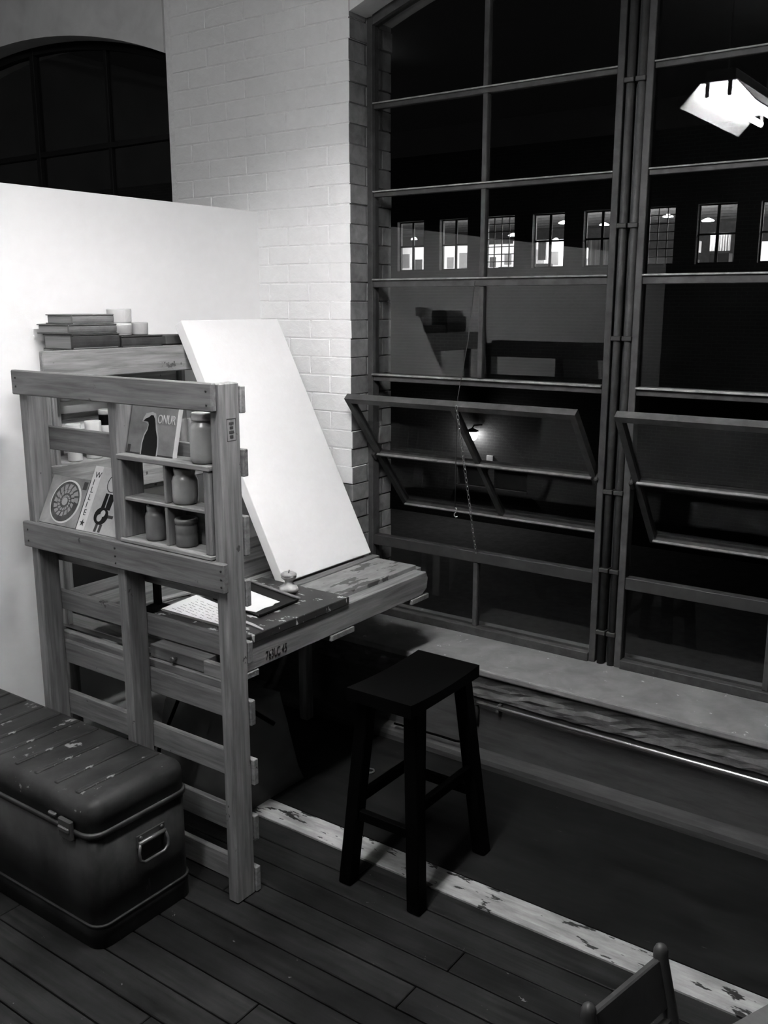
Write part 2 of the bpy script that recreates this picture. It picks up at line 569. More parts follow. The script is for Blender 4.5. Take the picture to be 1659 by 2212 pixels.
def arch_bar(x0, x1, cx, parent, h=0.035, m=None):
    bm = bmesh.new()
    n = 12
    cols = []
    for i in range(n + 1):
        x = x0 + (x1 - x0) * i / n
        z = arch(x, cx)
        cols.append([bm.verts.new(c) for c in ((x, YW - 0.018, z - h), (x, YW + 0.02, z - h), (x, YW + 0.02, z + 0.002), (x, YW - 0.018, z + 0.002))])
    for A, B in zip(cols, cols[1:]):
        for j in range(4):
            bm.faces.new((A[j], B[j], B[(j + 1) % 4], A[(j + 1) % 4]))
    bm.faces.new(cols[0]); bm.faces.new(cols[-1][::-1])
    return mk('frame_head', new_mesh('frame_head', bm), m or steel, parent=parent)

T1, T2, T3, R4, R5 = 2.345, 2.03, 1.70, 1.338, 0.672
TILT = math.radians(40)

def bay(n, x0, x1, cx, tilt=TILT):
    """one bay of steel sash: three fixed rows on top, one row over the pivoting vent, one row below"""
    w = struct(mk('window_%d' % n, None, None, ((x0 + x1) / 2, YW, 0.36)))
    w.empty_display_size = 0.05
    xm = (x0 + x1) / 2
    jw = 0.024
    top = max(arch(x0, cx), arch(x1, cx))
    box('jamb', x0, x0 + jw, YW - 0.022, YW + 0.022, 0.36, arch(x0, cx) + 0.001, steel, w)
    box('jamb', x1 - jw, x1, YW - 0.022, YW + 0.022, 0.36, arch(x1, cx) + 0.001, steel, w)
    box('bottom_rail', x0 + jw, x1 - jw, YW - 0.03, YW + 0.022, 0.36, 0.392, steel, w)
    arch_bar(x0 + jw, x1 - jw, cx, w)
    a, b = x0 + jw, x1 - jw
    for zz in (T1, T2):
        hbar('glazing_bar', a, b, zz - 0.011, zz + 0.011, w, steel, YW - 0.012, YW + 0.012)
        box('bar_ledge', a, b, YW - 0.021, YW - 0.012, zz + 0.006, zz + 0.011, ledge_m, w, bev=0.001)
    hbar('transom', a, b, T3 - 0.017, T3 + 0.015, w)
    box('bar_ledge', a, b, YW - 0.027, YW - 0.018, T3 + 0.009, T3 + 0.015, ledge_m, w, bev=0.001)
    hbar('transom', a, b, R4 - 0.016, R4 + 0.013, w)
    box('bar_ledge', a, b, YW - 0.030, YW - 0.018, R4 + 0.006, R4 + 0.013, ledge_m, w, bev=0.001)
    hbar('transom', a, b, R5 - 0.022, R5 + 0.020, w, steel_dk)
    mw = 0.0095
    for z0, z1 in ((T3 + 0.015, T2 - 0.011), (T2 + 0.011, T1 - 0.011), (R4 + 0.013, T3 - 0.017), (0.392, R5 - 0.022)):
        box('mullion', xm - mw, xm + mw, YW - 0.014, YW + 0.012, z0, z1, steel, w)
        pane(a, xm - mw, z0, z1, w); pane(xm + mw, b, z0, z1, w)
    box('mullion', xm - mw, xm + mw, YW - 0.014, YW + 0.012, T1 + 0.011, arch(xm, cx) - 0.03, steel, w)
    arch_pane(a, xm - mw, T1 + 0.011, cx, w); arch_pane(xm + mw, b, T1 + 0.011, cx, w)
    # the vent turns on pins half way up; its head leans into the room
    v = mk('vent_sash', new_mesh('vent_sash', vent_bm(b - a - 0.012)), steel, (xm, YW, 1.032), w)
    v.rotation_euler = (TILT if tilt is None else tilt, 0, 0)
    hw, hh = (b - a - 0.012) / 2, 0.318
    for sx in (-1, 1):
        for sz in (-1, 1):
            bmv = box_bm(hw - 0.024, 0.004, hh - 0.024, 0)
            mk('vent_pane', new_mesh('vent_pane', bmv), glass, (sx * (hw / 2 + 0.0), 0, sz * (hh / 2 + 0.0)), v, local=True)
    for zz in (-hh + 0.019, 0.012):
        mk('vent_ledge', new_mesh('vent_ledge', box_bm(2 * hw - 0.03, 0.010, 0.006, 0.001)), ledge_m, (0, -0.019, zz), v, local=True)
    for sx in (-1, 1):
        mk('pivot_pin', new_mesh('pivot_pin', box_bm(0.016, 0.034, 0.034, 0.004)), steel_dk, (sx * (hw + 0.003), -0.012, 0), v, local=True)
    return w

def vent_bm(wd):
    bm = bmesh.new()
    hw, hh = wd / 2, 0.318
    def b(x0, x1, z0, z1, y0=-0.014, y1=0.014):
        r = bmesh.ops.create_cube(bm, size=1)
        for v in r['verts']:
            v.co = Vector(((x0 + x1) / 2 + v.co.x * (x1 - x0), (y0 + y1) / 2 + v.co.y * (y1 - y0), (z0 + z1) / 2 + v.co.z * (z1 - z0)))
    b(-hw, -hw + 0.022, -hh, hh); b(hw - 0.022, hw, -hh, hh)
    b(-hw + 0.022, hw - 0.022, hh - 0.024, hh); b(-hw + 0.022, hw - 0.022, -hh, -hh + 0.022)
    b(-hw + 0.022, hw - 0.022, -0.009, 0.009, -0.012, 0.012)
    b(-0.009, 0.009, -hh + 0.022, -0.009, -0.012, 0.012); b(-0.009, 0.009, 0.009, hh - 0.024, -0.012, 0.012)
    return bm

bay(1, XR, -1.250, C1, math.radians(40))
bay(2, -1.178, C1 + 1.0535, C1, math.radians(39))
# two upright bars with clamps between the bays
tr = struct(mk('trim_1', None, None, (-1.214, YW, 0.36)))
for xx, rr in ((-1.231, 0.0135), (-1.193, 0.0135)):
    tube('upright_bar', [(xx, YW - 0.012, 0.36), (xx, YW - 0.012, 2.84)], rr, steel, tr, 14)
    for zz in (0.47, 0.70, 0.98, 1.50, 1.86, 2.3):
        box('bar_clamp', xx - 0.017, xx + 0.017, YW - 0.031, YW + 0.008, zz, zz + 0.016, steel_dk, tr)
box('back_plate', -1.2495, -1.1785, YW + 0.004, YW + 0.02, 0.36, 2.83, steel_dk, tr, bev=0)

# the neighbouring arched window, seen over the partition
w3 = struct(mk('window_3', None, None, (C2, YW, 0.36)))
a, b = C2 - 1.0535 + 0.02, C2 + 1.0535 - 0.012
for xx in (a, C2 - 0.03, b - 0.024):
    box('jamb', xx, xx + 0.03, YW - 0.02, YW + 0.02, 0.36, arch(xx, C2) - 0.005, steel_nb, w3)
for xx in (C2 - 0.53, C2 + 0.53):
    box('mullion', xx - 0.01, xx + 0.01, YW - 0.014, YW + 0.012, 0.36, arch(xx, C2) - 0.005, steel_nb, w3)
for zz in (T1, T2, T3, R4, R5):
    hbar('glazing_bar', a, b, zz - 0.012, zz + 0.012, w3, steel_nb)
arch_bar(a, b, C2, w3, 0.035, steel_nb)
arch_pane(a, b, 0.37, C2, w3)

# ------------------------------------------------------------------ hanging fluorescent light (just above the picture)
LZ = 2.41
lt = thing('hanging_light', 'white twin-tube fluorescent work light hung on chains above the desk and stool', 'light', (-1.285, 1.60, LZ))
bm = bmesh.new()
y0, y1 = 1.18, 2.02
pro = [(-0.150, 0.0), (-0.072, 0.085), (0.072, 0.085), (0.150, 0.0)]
A = [bm.verts.new((x, y0 - 1.60, z)) for x, z in pro]
B = [bm.verts.new((x, y1 - 1.60, z)) for x, z in pro]
for i in range(3):
    bm.faces.new((A[i], A[i + 1], B[i + 1], B[i]))
A2 = [bm.verts.new((x * 1.02, y0 - 1.60, z + 0.003)) for x, z in pro]
B2 = [bm.verts.new((x * 1.02, y1 - 1.60, z + 0.003)) for x, z in pro]
for i in range(3):
    bm.faces.new((A2[i], B2[i], B2[i + 1], A2[i + 1]))
for i in range(3):
    bm.faces.new((A[i], A2[i], A2[i + 1], A[i + 1])); bm.faces.new((B[i], B[i + 1], B2[i + 1], B2[i]))
bm.faces.new((A[0], B[0], B2[0], A2[0])); bm.faces.new((A[3], A2[3], B2[3], B[3]))
mk('reflector', new_mesh('reflector', bm), reflector_m, (-1.285, 1.60, LZ), lt)
box('ballast_housing', -1.345, -1.225, 1.20, 2.00, LZ + 0.089, LZ + 0.135, metal_wh, lt)
for xx in (-1.33, -1.24):
    tube('fluorescent_tube', [(xx, 1.20, LZ + 0.045), (xx, 2.00, LZ + 0.045)], 0.0135, tube_m, lt, 10)
    for yy in (1.187, 2.013):
        box('lamp_holder', xx - 0.008, xx + 0.008, yy - 0.006, yy + 0.006, LZ + 0.03, LZ + 0.087, metal_wh, lt)
for yy in (1.3, 1.9):
    tube('chain', [(-1.285, yy, LZ + 0.135), (-1.285, yy, ZC)], 0.004, chrome, lt, 6)

# other fluorescent lights farther along the loft, out of view
for k, (lx, ly, es, lab) in enumerate(((-1.10, -0.10, FRONT, 'twin-tube strip light on the ceiling above the open floor'),
                                       (-4.5, 0.6, ROOM, 'twin-tube strip light on the ceiling beyond the white partition'))):
    o = thing('strip_light', lab, 'light', (lx, ly, ZC))
    box('strip_body', lx - 0.05, lx + 0.05, ly - 0.62, ly + 0.62, ZC - 0.05, ZC, metal_wh, o)
    tm = emis('strip_tube_light', es)
    for dx in (-0.03, 0.03):
        tube('strip_tube', [(lx + dx, ly - 0.6, ZC - 0.085), (lx + dx, ly + 0.6, ZC - 0.085)], 0.016, tm, o, 10)
        for dy in (-0.6, 0.6):
            box('lamp_holder', lx + dx - 0.01, lx + dx + 0.01, ly + dy - 0.01, ly + dy + 0.01, ZC - 0.10, ZC - 0.05, metal_wh, o)

# ------------------------------------------------------------------ standing pallet
pal = thing('standing_pallet', 'wooden pallet standing upright as a shelf rack beside the trunk', 'pallet', (-2.09, 1.67, 0))
for x0, x1, zt in ((-2.507, -2.472, 1.405), (-2.105, -2.070, 1.385), (-1.710, -1.674, 1.430)):
    box('post', x0, x1, 1.640, 1.7095, 0, zt, pw_z, pal, bev=0.003)
for z0, z1 in ((1.352, 1.420), (1.190, 1.260), (0.981, 1.086), (0.842, 0.914), (0.683, 0.743), (0.505, 0.576), (0.330, 0.405), (0.160, 0.235), (0.002, 0.077)):
    box('slat', -2.512, -1.668 + random.uniform(-0.003, 0.003), 1.710, 1.728, z0, z1, pw_x, pal)
box('front_rail', -2.512, -1.682, 1.621, 1.6395, 1.361, 1.432, pw_x, pal, bev=0.003)
box('front_rail', -2.515, -1.663, 1.621, 1.6395, 0.900, 0.978, pw_x, pal, bev=0.003)
for x0, x1 in ((-2.471, -2.106), (-2.069, -1.711)):
    box('inner_shelf', x0, x1, 1.641, 1.709, 0.962, 0.978, pw_x, pal)
for xx, zs in ((-1.672, (0.918, 0.938, 0.960)), (-2.085, (0.915, 0.935, 0.958)), (-2.49, (0.92, 0.955)), (-1.70, (1.378, 1.412)), (-2.49, (1.385, 1.41))):
    for zz in zs:
        tube('nail', [(xx, 1.6195, zz), (xx, 1.6225, zz)], 0.003, ink, pal, 8)
# heat-treatment stamp burnt into the right post
for z0, z1, y0, y1 in ((1.285, 1.287, 1.662, 1.694), (1.340, 1.342, 1.662, 1.694), (1.285, 1.342, 1.662, 1.6635), (1.285, 1.342, 1.6925, 1.694),
                       (1.292, 1.3, 1.672, 1.684), (1.304, 1.311, 1.670, 1.686), (1.315, 1.322, 1.672, 1.684), (1.326, 1.333, 1.670, 1.686)):
    box('stamp_mark', -1.6745, -1.6736, y0, y1, z0, z1, art_m2, pal, bev=0)

# ------------------------------------------------------------------ pigeonhole box on the pallet rail
cb = thing('pigeonhole_box', 'small wooden box of four pigeonholes set in the standing pallet', 'box shelf', (-1.89, 1.67, 0.978))
box('bottom', -2.068, -1.712, 1.628, 1.709, 0.979, 0.990, cub_x, cb)
box('side', -2.068, -2.050, 1.634, 1.708, 0.990, 1.209, cub_z, cb)
box('side', -1.737, -1.714, 1.634, 1.708, 0.990, 1.209, cub_z, cb)
box('top', -2.069, -1.712, 1.630, 1.709, 1.209, 1.223, cub_x, cb)
box('shelf', -2.050, -1.737, 1.638, 1.708, 1.096, 1.106, cub_x, cb)
box('divider', -1.893, -1.882, 1.640, 1.707, 1.106, 1.209, cub_z, cb)
box('divider', -1.893, -1.882, 1.640, 1.707, 0.990, 1.096, cub_z, cb)

def jar(name, label, loc, r, h, m, prof=None, lid=False):
    x, y, z = loc
    o = thing(name, label, 'jar', loc)
    p = prof or [(r * 0.80, 0), (r * 0.96, 0.005), (r, 0.015), (r, h * 0.72), (r * 0.95, h * 0.80), (r * 0.74, h * 0.86), (r * 0.72, h * 0.9), (r * 0.80, h * 0.92), (r * 0.82, h * 0.97), (r * 0.78, h), (r * 0.66, h), (r * 0.66, h * 0.9)]
    lathe('jar_body', p, m, loc, o)
    if lid:
        lathe('lid', [(r * 0.85, 0), (r * 0.87, 0.003), (r * 0.87, 0.016), (r * 0.8, 0.019)], lidm, (x, y, z + h - 0.012), o)
    return o
jar('jar', 'tall pale speckled jar with a lid standing on top of the pigeonhole box', (-1.762, 1.667, 1.2232), 0.0355, 0.122, jar_pale, lid=True)
jar('jar', 'squat grey jar in the upper right pigeonhole', (-1.846, 1.673, 1.1062), 0.0345, 0.095, jar_mid,
    [(0.028, 0), (0.0335, 0.006), (0.0345, 0.02), (0.0345, 0.062), (0.031, 0.072), (0.027, 0.077), (0.028, 0.082), (0.0295, 0.09), (0.028, 0.095), (0.024, 0.095), (0.024, 0.085)])
jar('jar', 'dark jar with a dotted surface in the lower left pigeonhole', (-1.968, 1.673, 0.9902), 0.029, 0.096, jar_dark,
    [(0.024, 0), (0.028, 0.004), (0.029, 0.012), (0.029, 0.066), (0.0265, 0.074), (0.0225, 0.079), (0.0235, 0.084), (0.0245, 0.094), (0.022, 0.096), (0.018, 0.096), (0.018, 0.086)])
o = jar('jar', 'dark ridged stoneware pot in the lower right pigeonhole', (-1.848, 1.673, 0.9902), 0.031, 0.076, jar_dark,
        [(0.025, 0), (0.029, 0.004), (0.0295, 0.03), (0.0285, 0.034), (0.0295, 0.037), (0.0295, 0.058), (0.0275, 0.061), (0.031, 0.064), (0.0315, 0.072), (0.029, 0.076), (0.024, 0.076), (0.024, 0.06)])

# small pictures leaning in the pallet; each is built flat (x right, y up the picture, z out) then leaned back
def picture(name, label, xl, ybase, zbase, w, h, lean, t, m_front, m_side):
    o = thing(name, label, 'painting', (xl, ybase, zbase))
    o.rotation_euler = (PI / 2 - lean, 0, 0)
    me = new_mesh('panel', box_bm(w, h, t, 0.0006))
    me.materials.append(m_front); me.materials.append(m_side)
    for p in me.polygons:
        p.material_index = 0 if p.normal.z > 0.9 else 1
    mk('panel', me, None, (w / 2, h / 2, -t / 2), o, local=True)
    return o
def flat(o, name, pts, m, lift=0.0, t=0.0006):
    mk(name, new_mesh(name, poly_bm(pts, t, None, lift)), m, (0, 0, 0), o, local=True)

# bird picture
o = picture('bird_painting', 'small painting of a black crow with scratched lettering leaning on top of the pigeonhole box', -2.064, 1.6625, 1.2236, 0.186, 0.140, 0.24, 0.015, art_mid, art_wh)
bird = [(0.062, 0.0), (0.062, 0.03), (0.067, 0.052), (0.076, 0.068), (0.078, 0.082), (0.075, 0.089), (0.066, 0.091), (0.055, 0.091), (0.064, 0.098), (0.075, 0.102), (0.083, 0.108), (0.092, 0.108), (0.099, 0.099), (0.104, 0.085), (0.108, 0.070), (0.117, 0.050), (0.121, 0.028), (0.121, 0.0)]
halo = [(0.057, 0.0), (0.057, 0.032), (0.063, 0.056), (0.073, 0.07), (0.074, 0.083), (0.064, 0.087), (0.05, 0.089), (0.054, 0.1), (0.062, 0.112), (0.086, 0.117), (0.1, 0.113), (0.105, 0.1), (0.109, 0.086), (0.113, 0.071), (0.121, 0.051), (0.125, 0.028), (0.125, 0.0)]
flat(o, 'pale_outline', halo, art_lt, 0.0, 0.0004)
flat(o, 'crow', bird, art_dk, 0.0005)
flat(o, 'signature_block', [(0.004, 0.004), (0.016, 0.004), (0.016, 0.024), (0.004, 0.024)], art_m2, 0, 0.0004)
flat(o, 'dark_border', [(0.0, 0.0), (0.186, 0.0), (0.186, 0.004), (0.0, 0.004)], art_m2, 0, 0.0003)
mk('lettering', text_mesh('ONUR', 0.030, 0.0004), art_wh, (0.110, 0.088, 0.0006), o, local=True).scale = (0.8, 1.15, 1)

# shell picture
o = picture('shell_painting', 'small painting of a coiled shell leaning at the left end of the standing pallet', -2.466, 1.6445, 0.9795, 0.176, 0.150, 0.46, 0.009, art_mid, art_m2)
cx, cy, rx, ry = 0.092, 0.074, 0.062, 0.062
flat(o, 'pale_rim', ell(cx + 0.002, cy, rx + 0.006, ry + 0.005, 36), art_wh, 0, 0.0004)
flat(o, 'shell_disc', ell(cx, cy, rx, ry, 36), shell_dk, 0.0004, 0.0004)
bm = bmesh.new()
for k in range(46):                     # chambers of the spiral, outer whorl to centre
    a0 = k * 0.42
    r0 = rx * (0.94 - 0.0185 * k)
    r1 = r0 * 0.70
    da = 0.28
    P = [(cx + r * math.cos(a), cy + r * math.sin(a)) for r, a in ((r0, a0), (r0, a0 + da), (r1, a0 + da + 0.1), (r1, a0 + 0.1))]
    poly_bm(P, 0.0004, bm, 0.0008)
mk('shell_chambers', new_mesh('shell_chambers', bm), art_mid, (0, 0, 0), o, local=True)
flat(o, 'shell_heart', ell(cx, cy, 0.012, 0.012, 18), art_lt, 0.0013, 0.0004)
flat(o, 'signature_block', [(0.152, 0.118), (0.170, 0.118), (0.170, 0.142), (0.152, 0.142)], art_m2, 0, 0.0004)

# figure picture with lettering down its side
o = picture('figure_painting', 'small pale painting with WILLIE lettered down its side and a figure holding a guitar', -2.287, 1.6445, 0.9795, 0.176, 0.196, 0.46, 0.009, art_lt, art_wh)
flat(o, 'side_band', [(0, 0), (0.036, 0), (0.036, 0.196), (0, 0.196)], art_wh, 0, 0.0004)
for k, ch in enumerate('WILLIE'):
    mk('lettering', text_mesh(ch, 0.026, 0.0003), ink, (0.010, 0.160 - k * 0.023, 0.0007), o, local=True)
st = []
for k in range(10):
    r = 0.011 if k % 2 == 0 else 0.0045
    st.append((0.019 + r * math.sin(2 * PI * k / 10), 0.022 + r * math.cos(2 * PI * k / 10)))
flat(o, 'star', st, ink, 0.0004)
flat(o, 'head', ell(0.098, 0.150, 0.024, 0.027, 24), art_m2, 0, 0.0004)
flat(o, 'face', ell(0.099, 0.150, 0.021, 0.024, 24), art_lt, 0.0004, 0.0003)
flat(o, 'eye_ring', ell(0.106, 0.155, 0.010, 0.010, 20), art_mid, 0.0007, 0.0003)
flat(o, 'eye', ell(0.108, 0.156, 0.004, 0.004, 16), art_dk, 0.001, 0.0003)
flat(o, 'shirt', [(0.078, 0.072), (0.118, 0.072), (0.124, 0.118), (0.082, 0.120)], art_dk, 0, 0.0005)
flat(o, 'tie', [(0.095, 0.074), (0.098, 0.074), (0.100, 0.118), (0.096, 0.118)], art_lt, 0.0005, 0.0003)
flat(o, 'guitar_body', ell(0.090, 0.052, 0.030, 0.026, 24), art_dk, 0.0006, 0.0004)
flat(o, 'guitar_front', ell(0.086, 0.046, 0.011, 0.011, 18) , art_lt, 0.001, 0.0003)
flat(o, 'guitar_waist', ell(0.096, 0.060, 0.010, 0.010, 18), art_lt, 0.001, 0.0003)
flat(o, 'guitar_neck', [(0.112, 0.049), (0.142, 0.049), (0.142, 0.058), (0.112, 0.058)], art_m2, 0.0006, 0.0004)
for xx in (0.076, 0.094):
    flat(o, 'trouser_leg', [(xx, 0.004), (xx + 0.011, 0.004), (xx + 0.013, 0.028), (xx + 0.002, 0.028)], art_m2, 0, 0.0004)

# ------------------------------------------------------------------ hutch along the partition
hu = thing('wall_hutch', 'pallet-wood hutch standing against the white partition behind the desk', 'shelf', (-2.63, 2.1, 0.59))
HY0, HY1 = 1.746, 2.49
box('front_board', -2.550, -2.530, HY0, HY1, 1.392, 1.4795, hw_y, hu, bev=0.003)
box('top_board', -2.732, -2.550, 1.89, HY1, 1.460, 1.478, hw_y, hu)
for yy, yb_, zb in ((1.782, 1.90, 0.5915), (2.455, 2.455, 0.6712)):
    box('post', -2.557, -2.551, yy, yy + 0.018, zb, 1.46, hw_z, hu)
    box('post', -2.732, -2.700, yb_, yb_ + 0.018, 0.0, 1.46, hw_z, hu)
box('post', -2.585, -2.5575, 1.782, 1.800, 0.5915, 1.46, hw_z, hu)
box('shelf', -2.732, -2.551, HY0 + 0.06, HY1 - 0.035, 1.105, 1.124, hw_y, hu)
box('shelf_front', -2.5505, -2.532, HY0 + 0.004, HY1, 1.010, 1.124, hw_y, hu, bev=0.003)
for z0, z1 in ((1.235, 1.258), (1.30, 1.39), (1.14, 1.2), (0.80, 0.90), (0.95, 1.05)):
    box('back_slat', -2.733, -2.720, HY0 + 0.06, HY1 - 0.04, z0, z1, hw_y, hu)
box('lower_panel', -2.733, -2.722, HY0 + 0.06, HY1 - 0.04, 0.60, 0.79, blackmat, hu)

def cyl_tub(name, label, loc, r, h, m, cat='tub', band=None, taper=1.0, capm=None):
    o = thing(name, label, cat, loc)
    lathe('tub_body', [(r * 0.93 * taper, 0), (r * 0.97 * taper, 0.004), (r, h - 0.004), (r * 0.97, h)], m, loc, o)
    if band:
        z0, z1, bmx = band
        lathe('label_band', [(r * 1.006, z0), (r * 1.012, z0 + 0.0005), (r * 1.012, z1 - 0.0005), (r * 1.006, z1)], bmx, loc, o)
    if capm:
        lathe('cap', [(r * 0.99, 0), (r * 1.03, 0.002), (r * 1.03, 0.014), (r * 0.98, 0.017)], capm, (loc[0], loc[1], loc[2] + h), o)
    return o
# books and tubs on top of the hutch
def book(name, label, x0, x1, y0, y1, z0, z1, cover, rot=0.0):
    """pages show on the end that faces the pallet; the spine faces the room"""
    cxm, cym = (x0 + x1) / 2, (y0 + y1) / 2
    o = thing(name, label, 'book', (cxm, cym, z0), rot)
    t = 0.0035
    w, l, h = x1 - x0, y1 - y0, z1 - z0
    mk('page_block', new_mesh('page_block', box_bm(w - 0.012, l - 0.010, h - 2 * t, 0.001)), pages, (0, 0, h / 2), o, local=True)
    mk('cover_board', new_mesh('cover_board', box_bm(w - 0.004, l, t, 0.001)), cover, (0, 0, t / 2), o, local=True)
    mk('cover_board', new_mesh('cover_board', box_bm(w - 0.004, l, t, 0.001)), cover, (0, 0, h - t / 2), o, local=True)
    bm = bmesh.new()
    n = 8
    A, B = [], []
    for i in range(n + 1):
        a = -PI / 2 + PI * i / n
        A.append(bm.verts.new((w / 2 - 0.012 + 0.009 * math.cos(a), -l / 2, h / 2 + h / 2 * math.sin(a))))
        B.append(bm.verts.new((w / 2 - 0.012 + 0.009 * math.cos(a), l / 2, h / 2 + h / 2 * math.sin(a))))
    for i in range(n):
        bm.faces.new((A[i], A[i + 1], B[i + 1], B[i]))
    bm.faces.new((A[0], B[0], B[n], A[n])); bm.faces.new(A); bm.faces.new(B[::-1])
    mk('spine', new_mesh('spine', bm), cover, (0, 0, 0), o, local=True)
    return o
book('book', 'thick dark book with pale pages at the bottom of the book stack on the hutch', -2.692, -2.534, 1.862, 2.046, 1.4785, 1.5265, book_dk)
book('book', 'worn mottled book in the middle of the book stack on the hutch', -2.712, -2.538, 1.856, 2.040, 1.5270, 1.5575, book_md)
book('book', 'faded pale book with a rounded spine on top of the book stack', -2.690, -2.545, 1.876, 2.036, 1.5580, 1.5880, book_lt)
book('book', 'dark ribbed book lying alone beneath the white tubs on the hutch', -2.695, -2.536, 2.056, 2.230, 1.4785, 1.5165, book_dk)
cyl_tub('white_tub', 'white cylindrical tub with a label stacked above the dark ribbed book', (-2.628, 2.122, 1.5170), 0.040, 0.040, cream, band=(0.006, 0.034, greyplas))
cyl_tub('white_tub', 'plain white tub standing on top of the labelled white tub', (-2.628, 2.122, 1.5573), 0.041, 0.047, cream)
cyl_tub('grey_tub', 'short pale grey tub beside the white tubs on the dark book', (-2.620, 2.196, 1.5170), 0.0325, 0.041, greyplas)
o = thing('wooden_block', 'dark wooden block on the hutch behind the top of the big canvas', 'block', (-2.63, 2.37, 1.48))
box('block_body', -2.705, -2.590, 2.290, 2.440, 1.4805, 1.512, book_dk, o, bev=0.003)
# tubs and bottles on the hutch shelf
cyl_tub('paint_bottle', 'white paint tub with a small grey label on the hutch shelf', (-2.572, 1.868, 1.1243), 0.0235, 0.120, cream, 'bottle', (0.040, 0.052, greyplas))
cyl_tub('paint_bottle', 'wider white paint tub in the middle of the hutch shelf', (-2.575, 1.946, 1.1243), 0.0265, 0.122, cream, 'bottle', (0.012, 0.030, greyplas))
cyl_tub('ink_bottle', 'dark ink bottle with a white label behind the white paint tubs', (-2.602, 2.018, 1.1243), 0.0215, 0.135, black, 'bottle', (0.075, 0.100, cream), capm=greyplas)
cyl_tub('ink_bottle', 'small dark bottle squeezed between the two white paint tubs', (-2.640, 1.915, 1.1243), 0.018, 0.09, black, 'bottle', (0.03, 0.05, cream))
cyl_tub('grey_bottle', 'grey textured bottle standing in the hutch behind the crow painting', (-2.578, 2.342, 1.1243), 0.014, 0.092, jar_mid, 'bottle')
o = thing('paint_carton', 'narrow pale carton standing in the hutch behind the crow painting', 'carton', (-2.58, 2.375, 1.1243))
box('carton_body', -2.592, -2.562, 2.360, 2.382, 1.1243, 1.214, greyplas, o)

# ------------------------------------------------------------------ desk made of a pallet
dk = thing('pallet_desk', 'paint-stained desk made of a flat pallet between the standing pallet and the window', 'desk', (-2.2, 2.28, 0))
ZD = 0.6708
# front stringer with a worn, cut-back end
bm = bmesh.new()
F = [(1.800, 0.5918), (2.7295, 0.5918), (2.762, 0.611), (2.769, 0.650), (2.756, 0.6745), (1.800, 0.6745)]
A = [bm.verts.new((-0.0265, y - 2.28, z - 0.63)) for y, z in F]; B = [bm.verts.new((0.0265, y - 2.28, z - 0.63)) for y, z in F]
bm.faces.new(A); bm.faces.new(B[::-1])
for i in range(len(F)):
    bm.faces.new((A[i], B[i], B[(i + 1) % len(F)], A[(i + 1) % len(F)]))
bmesh.ops.bevel(bm, geom=bm.edges[:], offset=0.003, segments=1, affect='EDGES')
mk('front_stringer', new_mesh('front_stringer', bm), dk_y, (-1.818, 2.28, 0.63), dk)
for xx in (-2.247, -2.650):
    box('stringer', xx - 0.019, xx + 0.019, 1.875, 2.756, 0.5918, 0.6506, dk_y, dk)
for x0, x1, ys in ((-1.980, -1.8465, 1.80), (-2.122, -2.001, 1.80), (-2.268, -2.145, 1.80), (-2.408, -2.290, 1.80), (-2.546, -2.430, 1.87), (-2.673, -2.569, 1.87)):
    box('deck_board', x0, x1, ys, 2.812 + random.uniform(-0.01, 0.006), 0.6512, ZD, dk_y, dk)
for y0, y1 in ((1.800, 1.871), (2.203, 2.3235), (2.6585, 2.769)):
    box('bottom_board', -2.671, -1.787, y0, y1, 0.5727, 0.5913, dk_x, dk)
box('ledge_strip', -2.074, -2.039, 2.300, 2.811, ZD + 0.0005, 0.684, dk_y, dk)
box('paint_board', -2.018, -1.840, 2.298, 2.762, ZD + 0.0005, 0.6893, ply_m, dk, bev=0.0015)
box('splattered_board', -2.169, -1.785, 1.802, 2.294, 0.6755, 0.6999, blackboard, dk, bev=0.002)
# drawer end under the desk, seen through the pallet
box('drawer_rail', -2.536, -1.745, 1.742, 1.765, 0.565, 0.590, dk_x, dk)
box('drawer_stile', -1.888, -1.745, 1.748, 1.766, 0.590, 0.6315, dk_x, dk)
box('end_panel', -2.536, -2.126, 1.752, 1.764, 0.502, 0.5645, dk_x, dk)
d = box('drawer', -2.118, -1.892, 1.752, 2.0, 0.592, 0.6305, dk_x, dk)
lathe('knob', [(0.004, 0), (0.0045, 0.010), (0.009, 0.014), (0.0095, 0.018), (0.006, 0.021)], brass, (-2.003, 1.7515, 0.612), d, 14).rotation_euler = (PI / 2, 0, 0)
for xx, yy in ((-2.655, 2.66), (-2.30, 2.67), (-2.655, 1.85)):
    box('leg', xx - 0.02, xx + 0.02, yy - 0.02, yy + 0.02, 0.0, 0.5727, dk_z, dk)
# number written on the front stringer
lm = mk('lettering', text_mesh('763LC 45', 0.038, 0.0004), ink, (-1.7905, 1.903, 0.606), dk)
lm.rotation_euler = (PI / 2, 0, PI / 2)
lm.scale = (0.62, 1, 1)

# big primed canvas leaning back
CW, CHH, CT = 0.498, 0.985, 0.040
lean = math.radians(27.35)
cv = thing('stretched_canvas', 'large blank white stretched canvas leaning from the desk against the hutch', 'canvas', (-2.0787, 2.312, 0.690))
cv.rotation_euler = (0, -lean, 0)
mk('canvas_face', new_mesh('canvas_face', box_bm(CT, CW, CHH, 0.003, 2)), canvas_m, (-CT / 2, CW / 2, CHH / 2), cv, local=True)

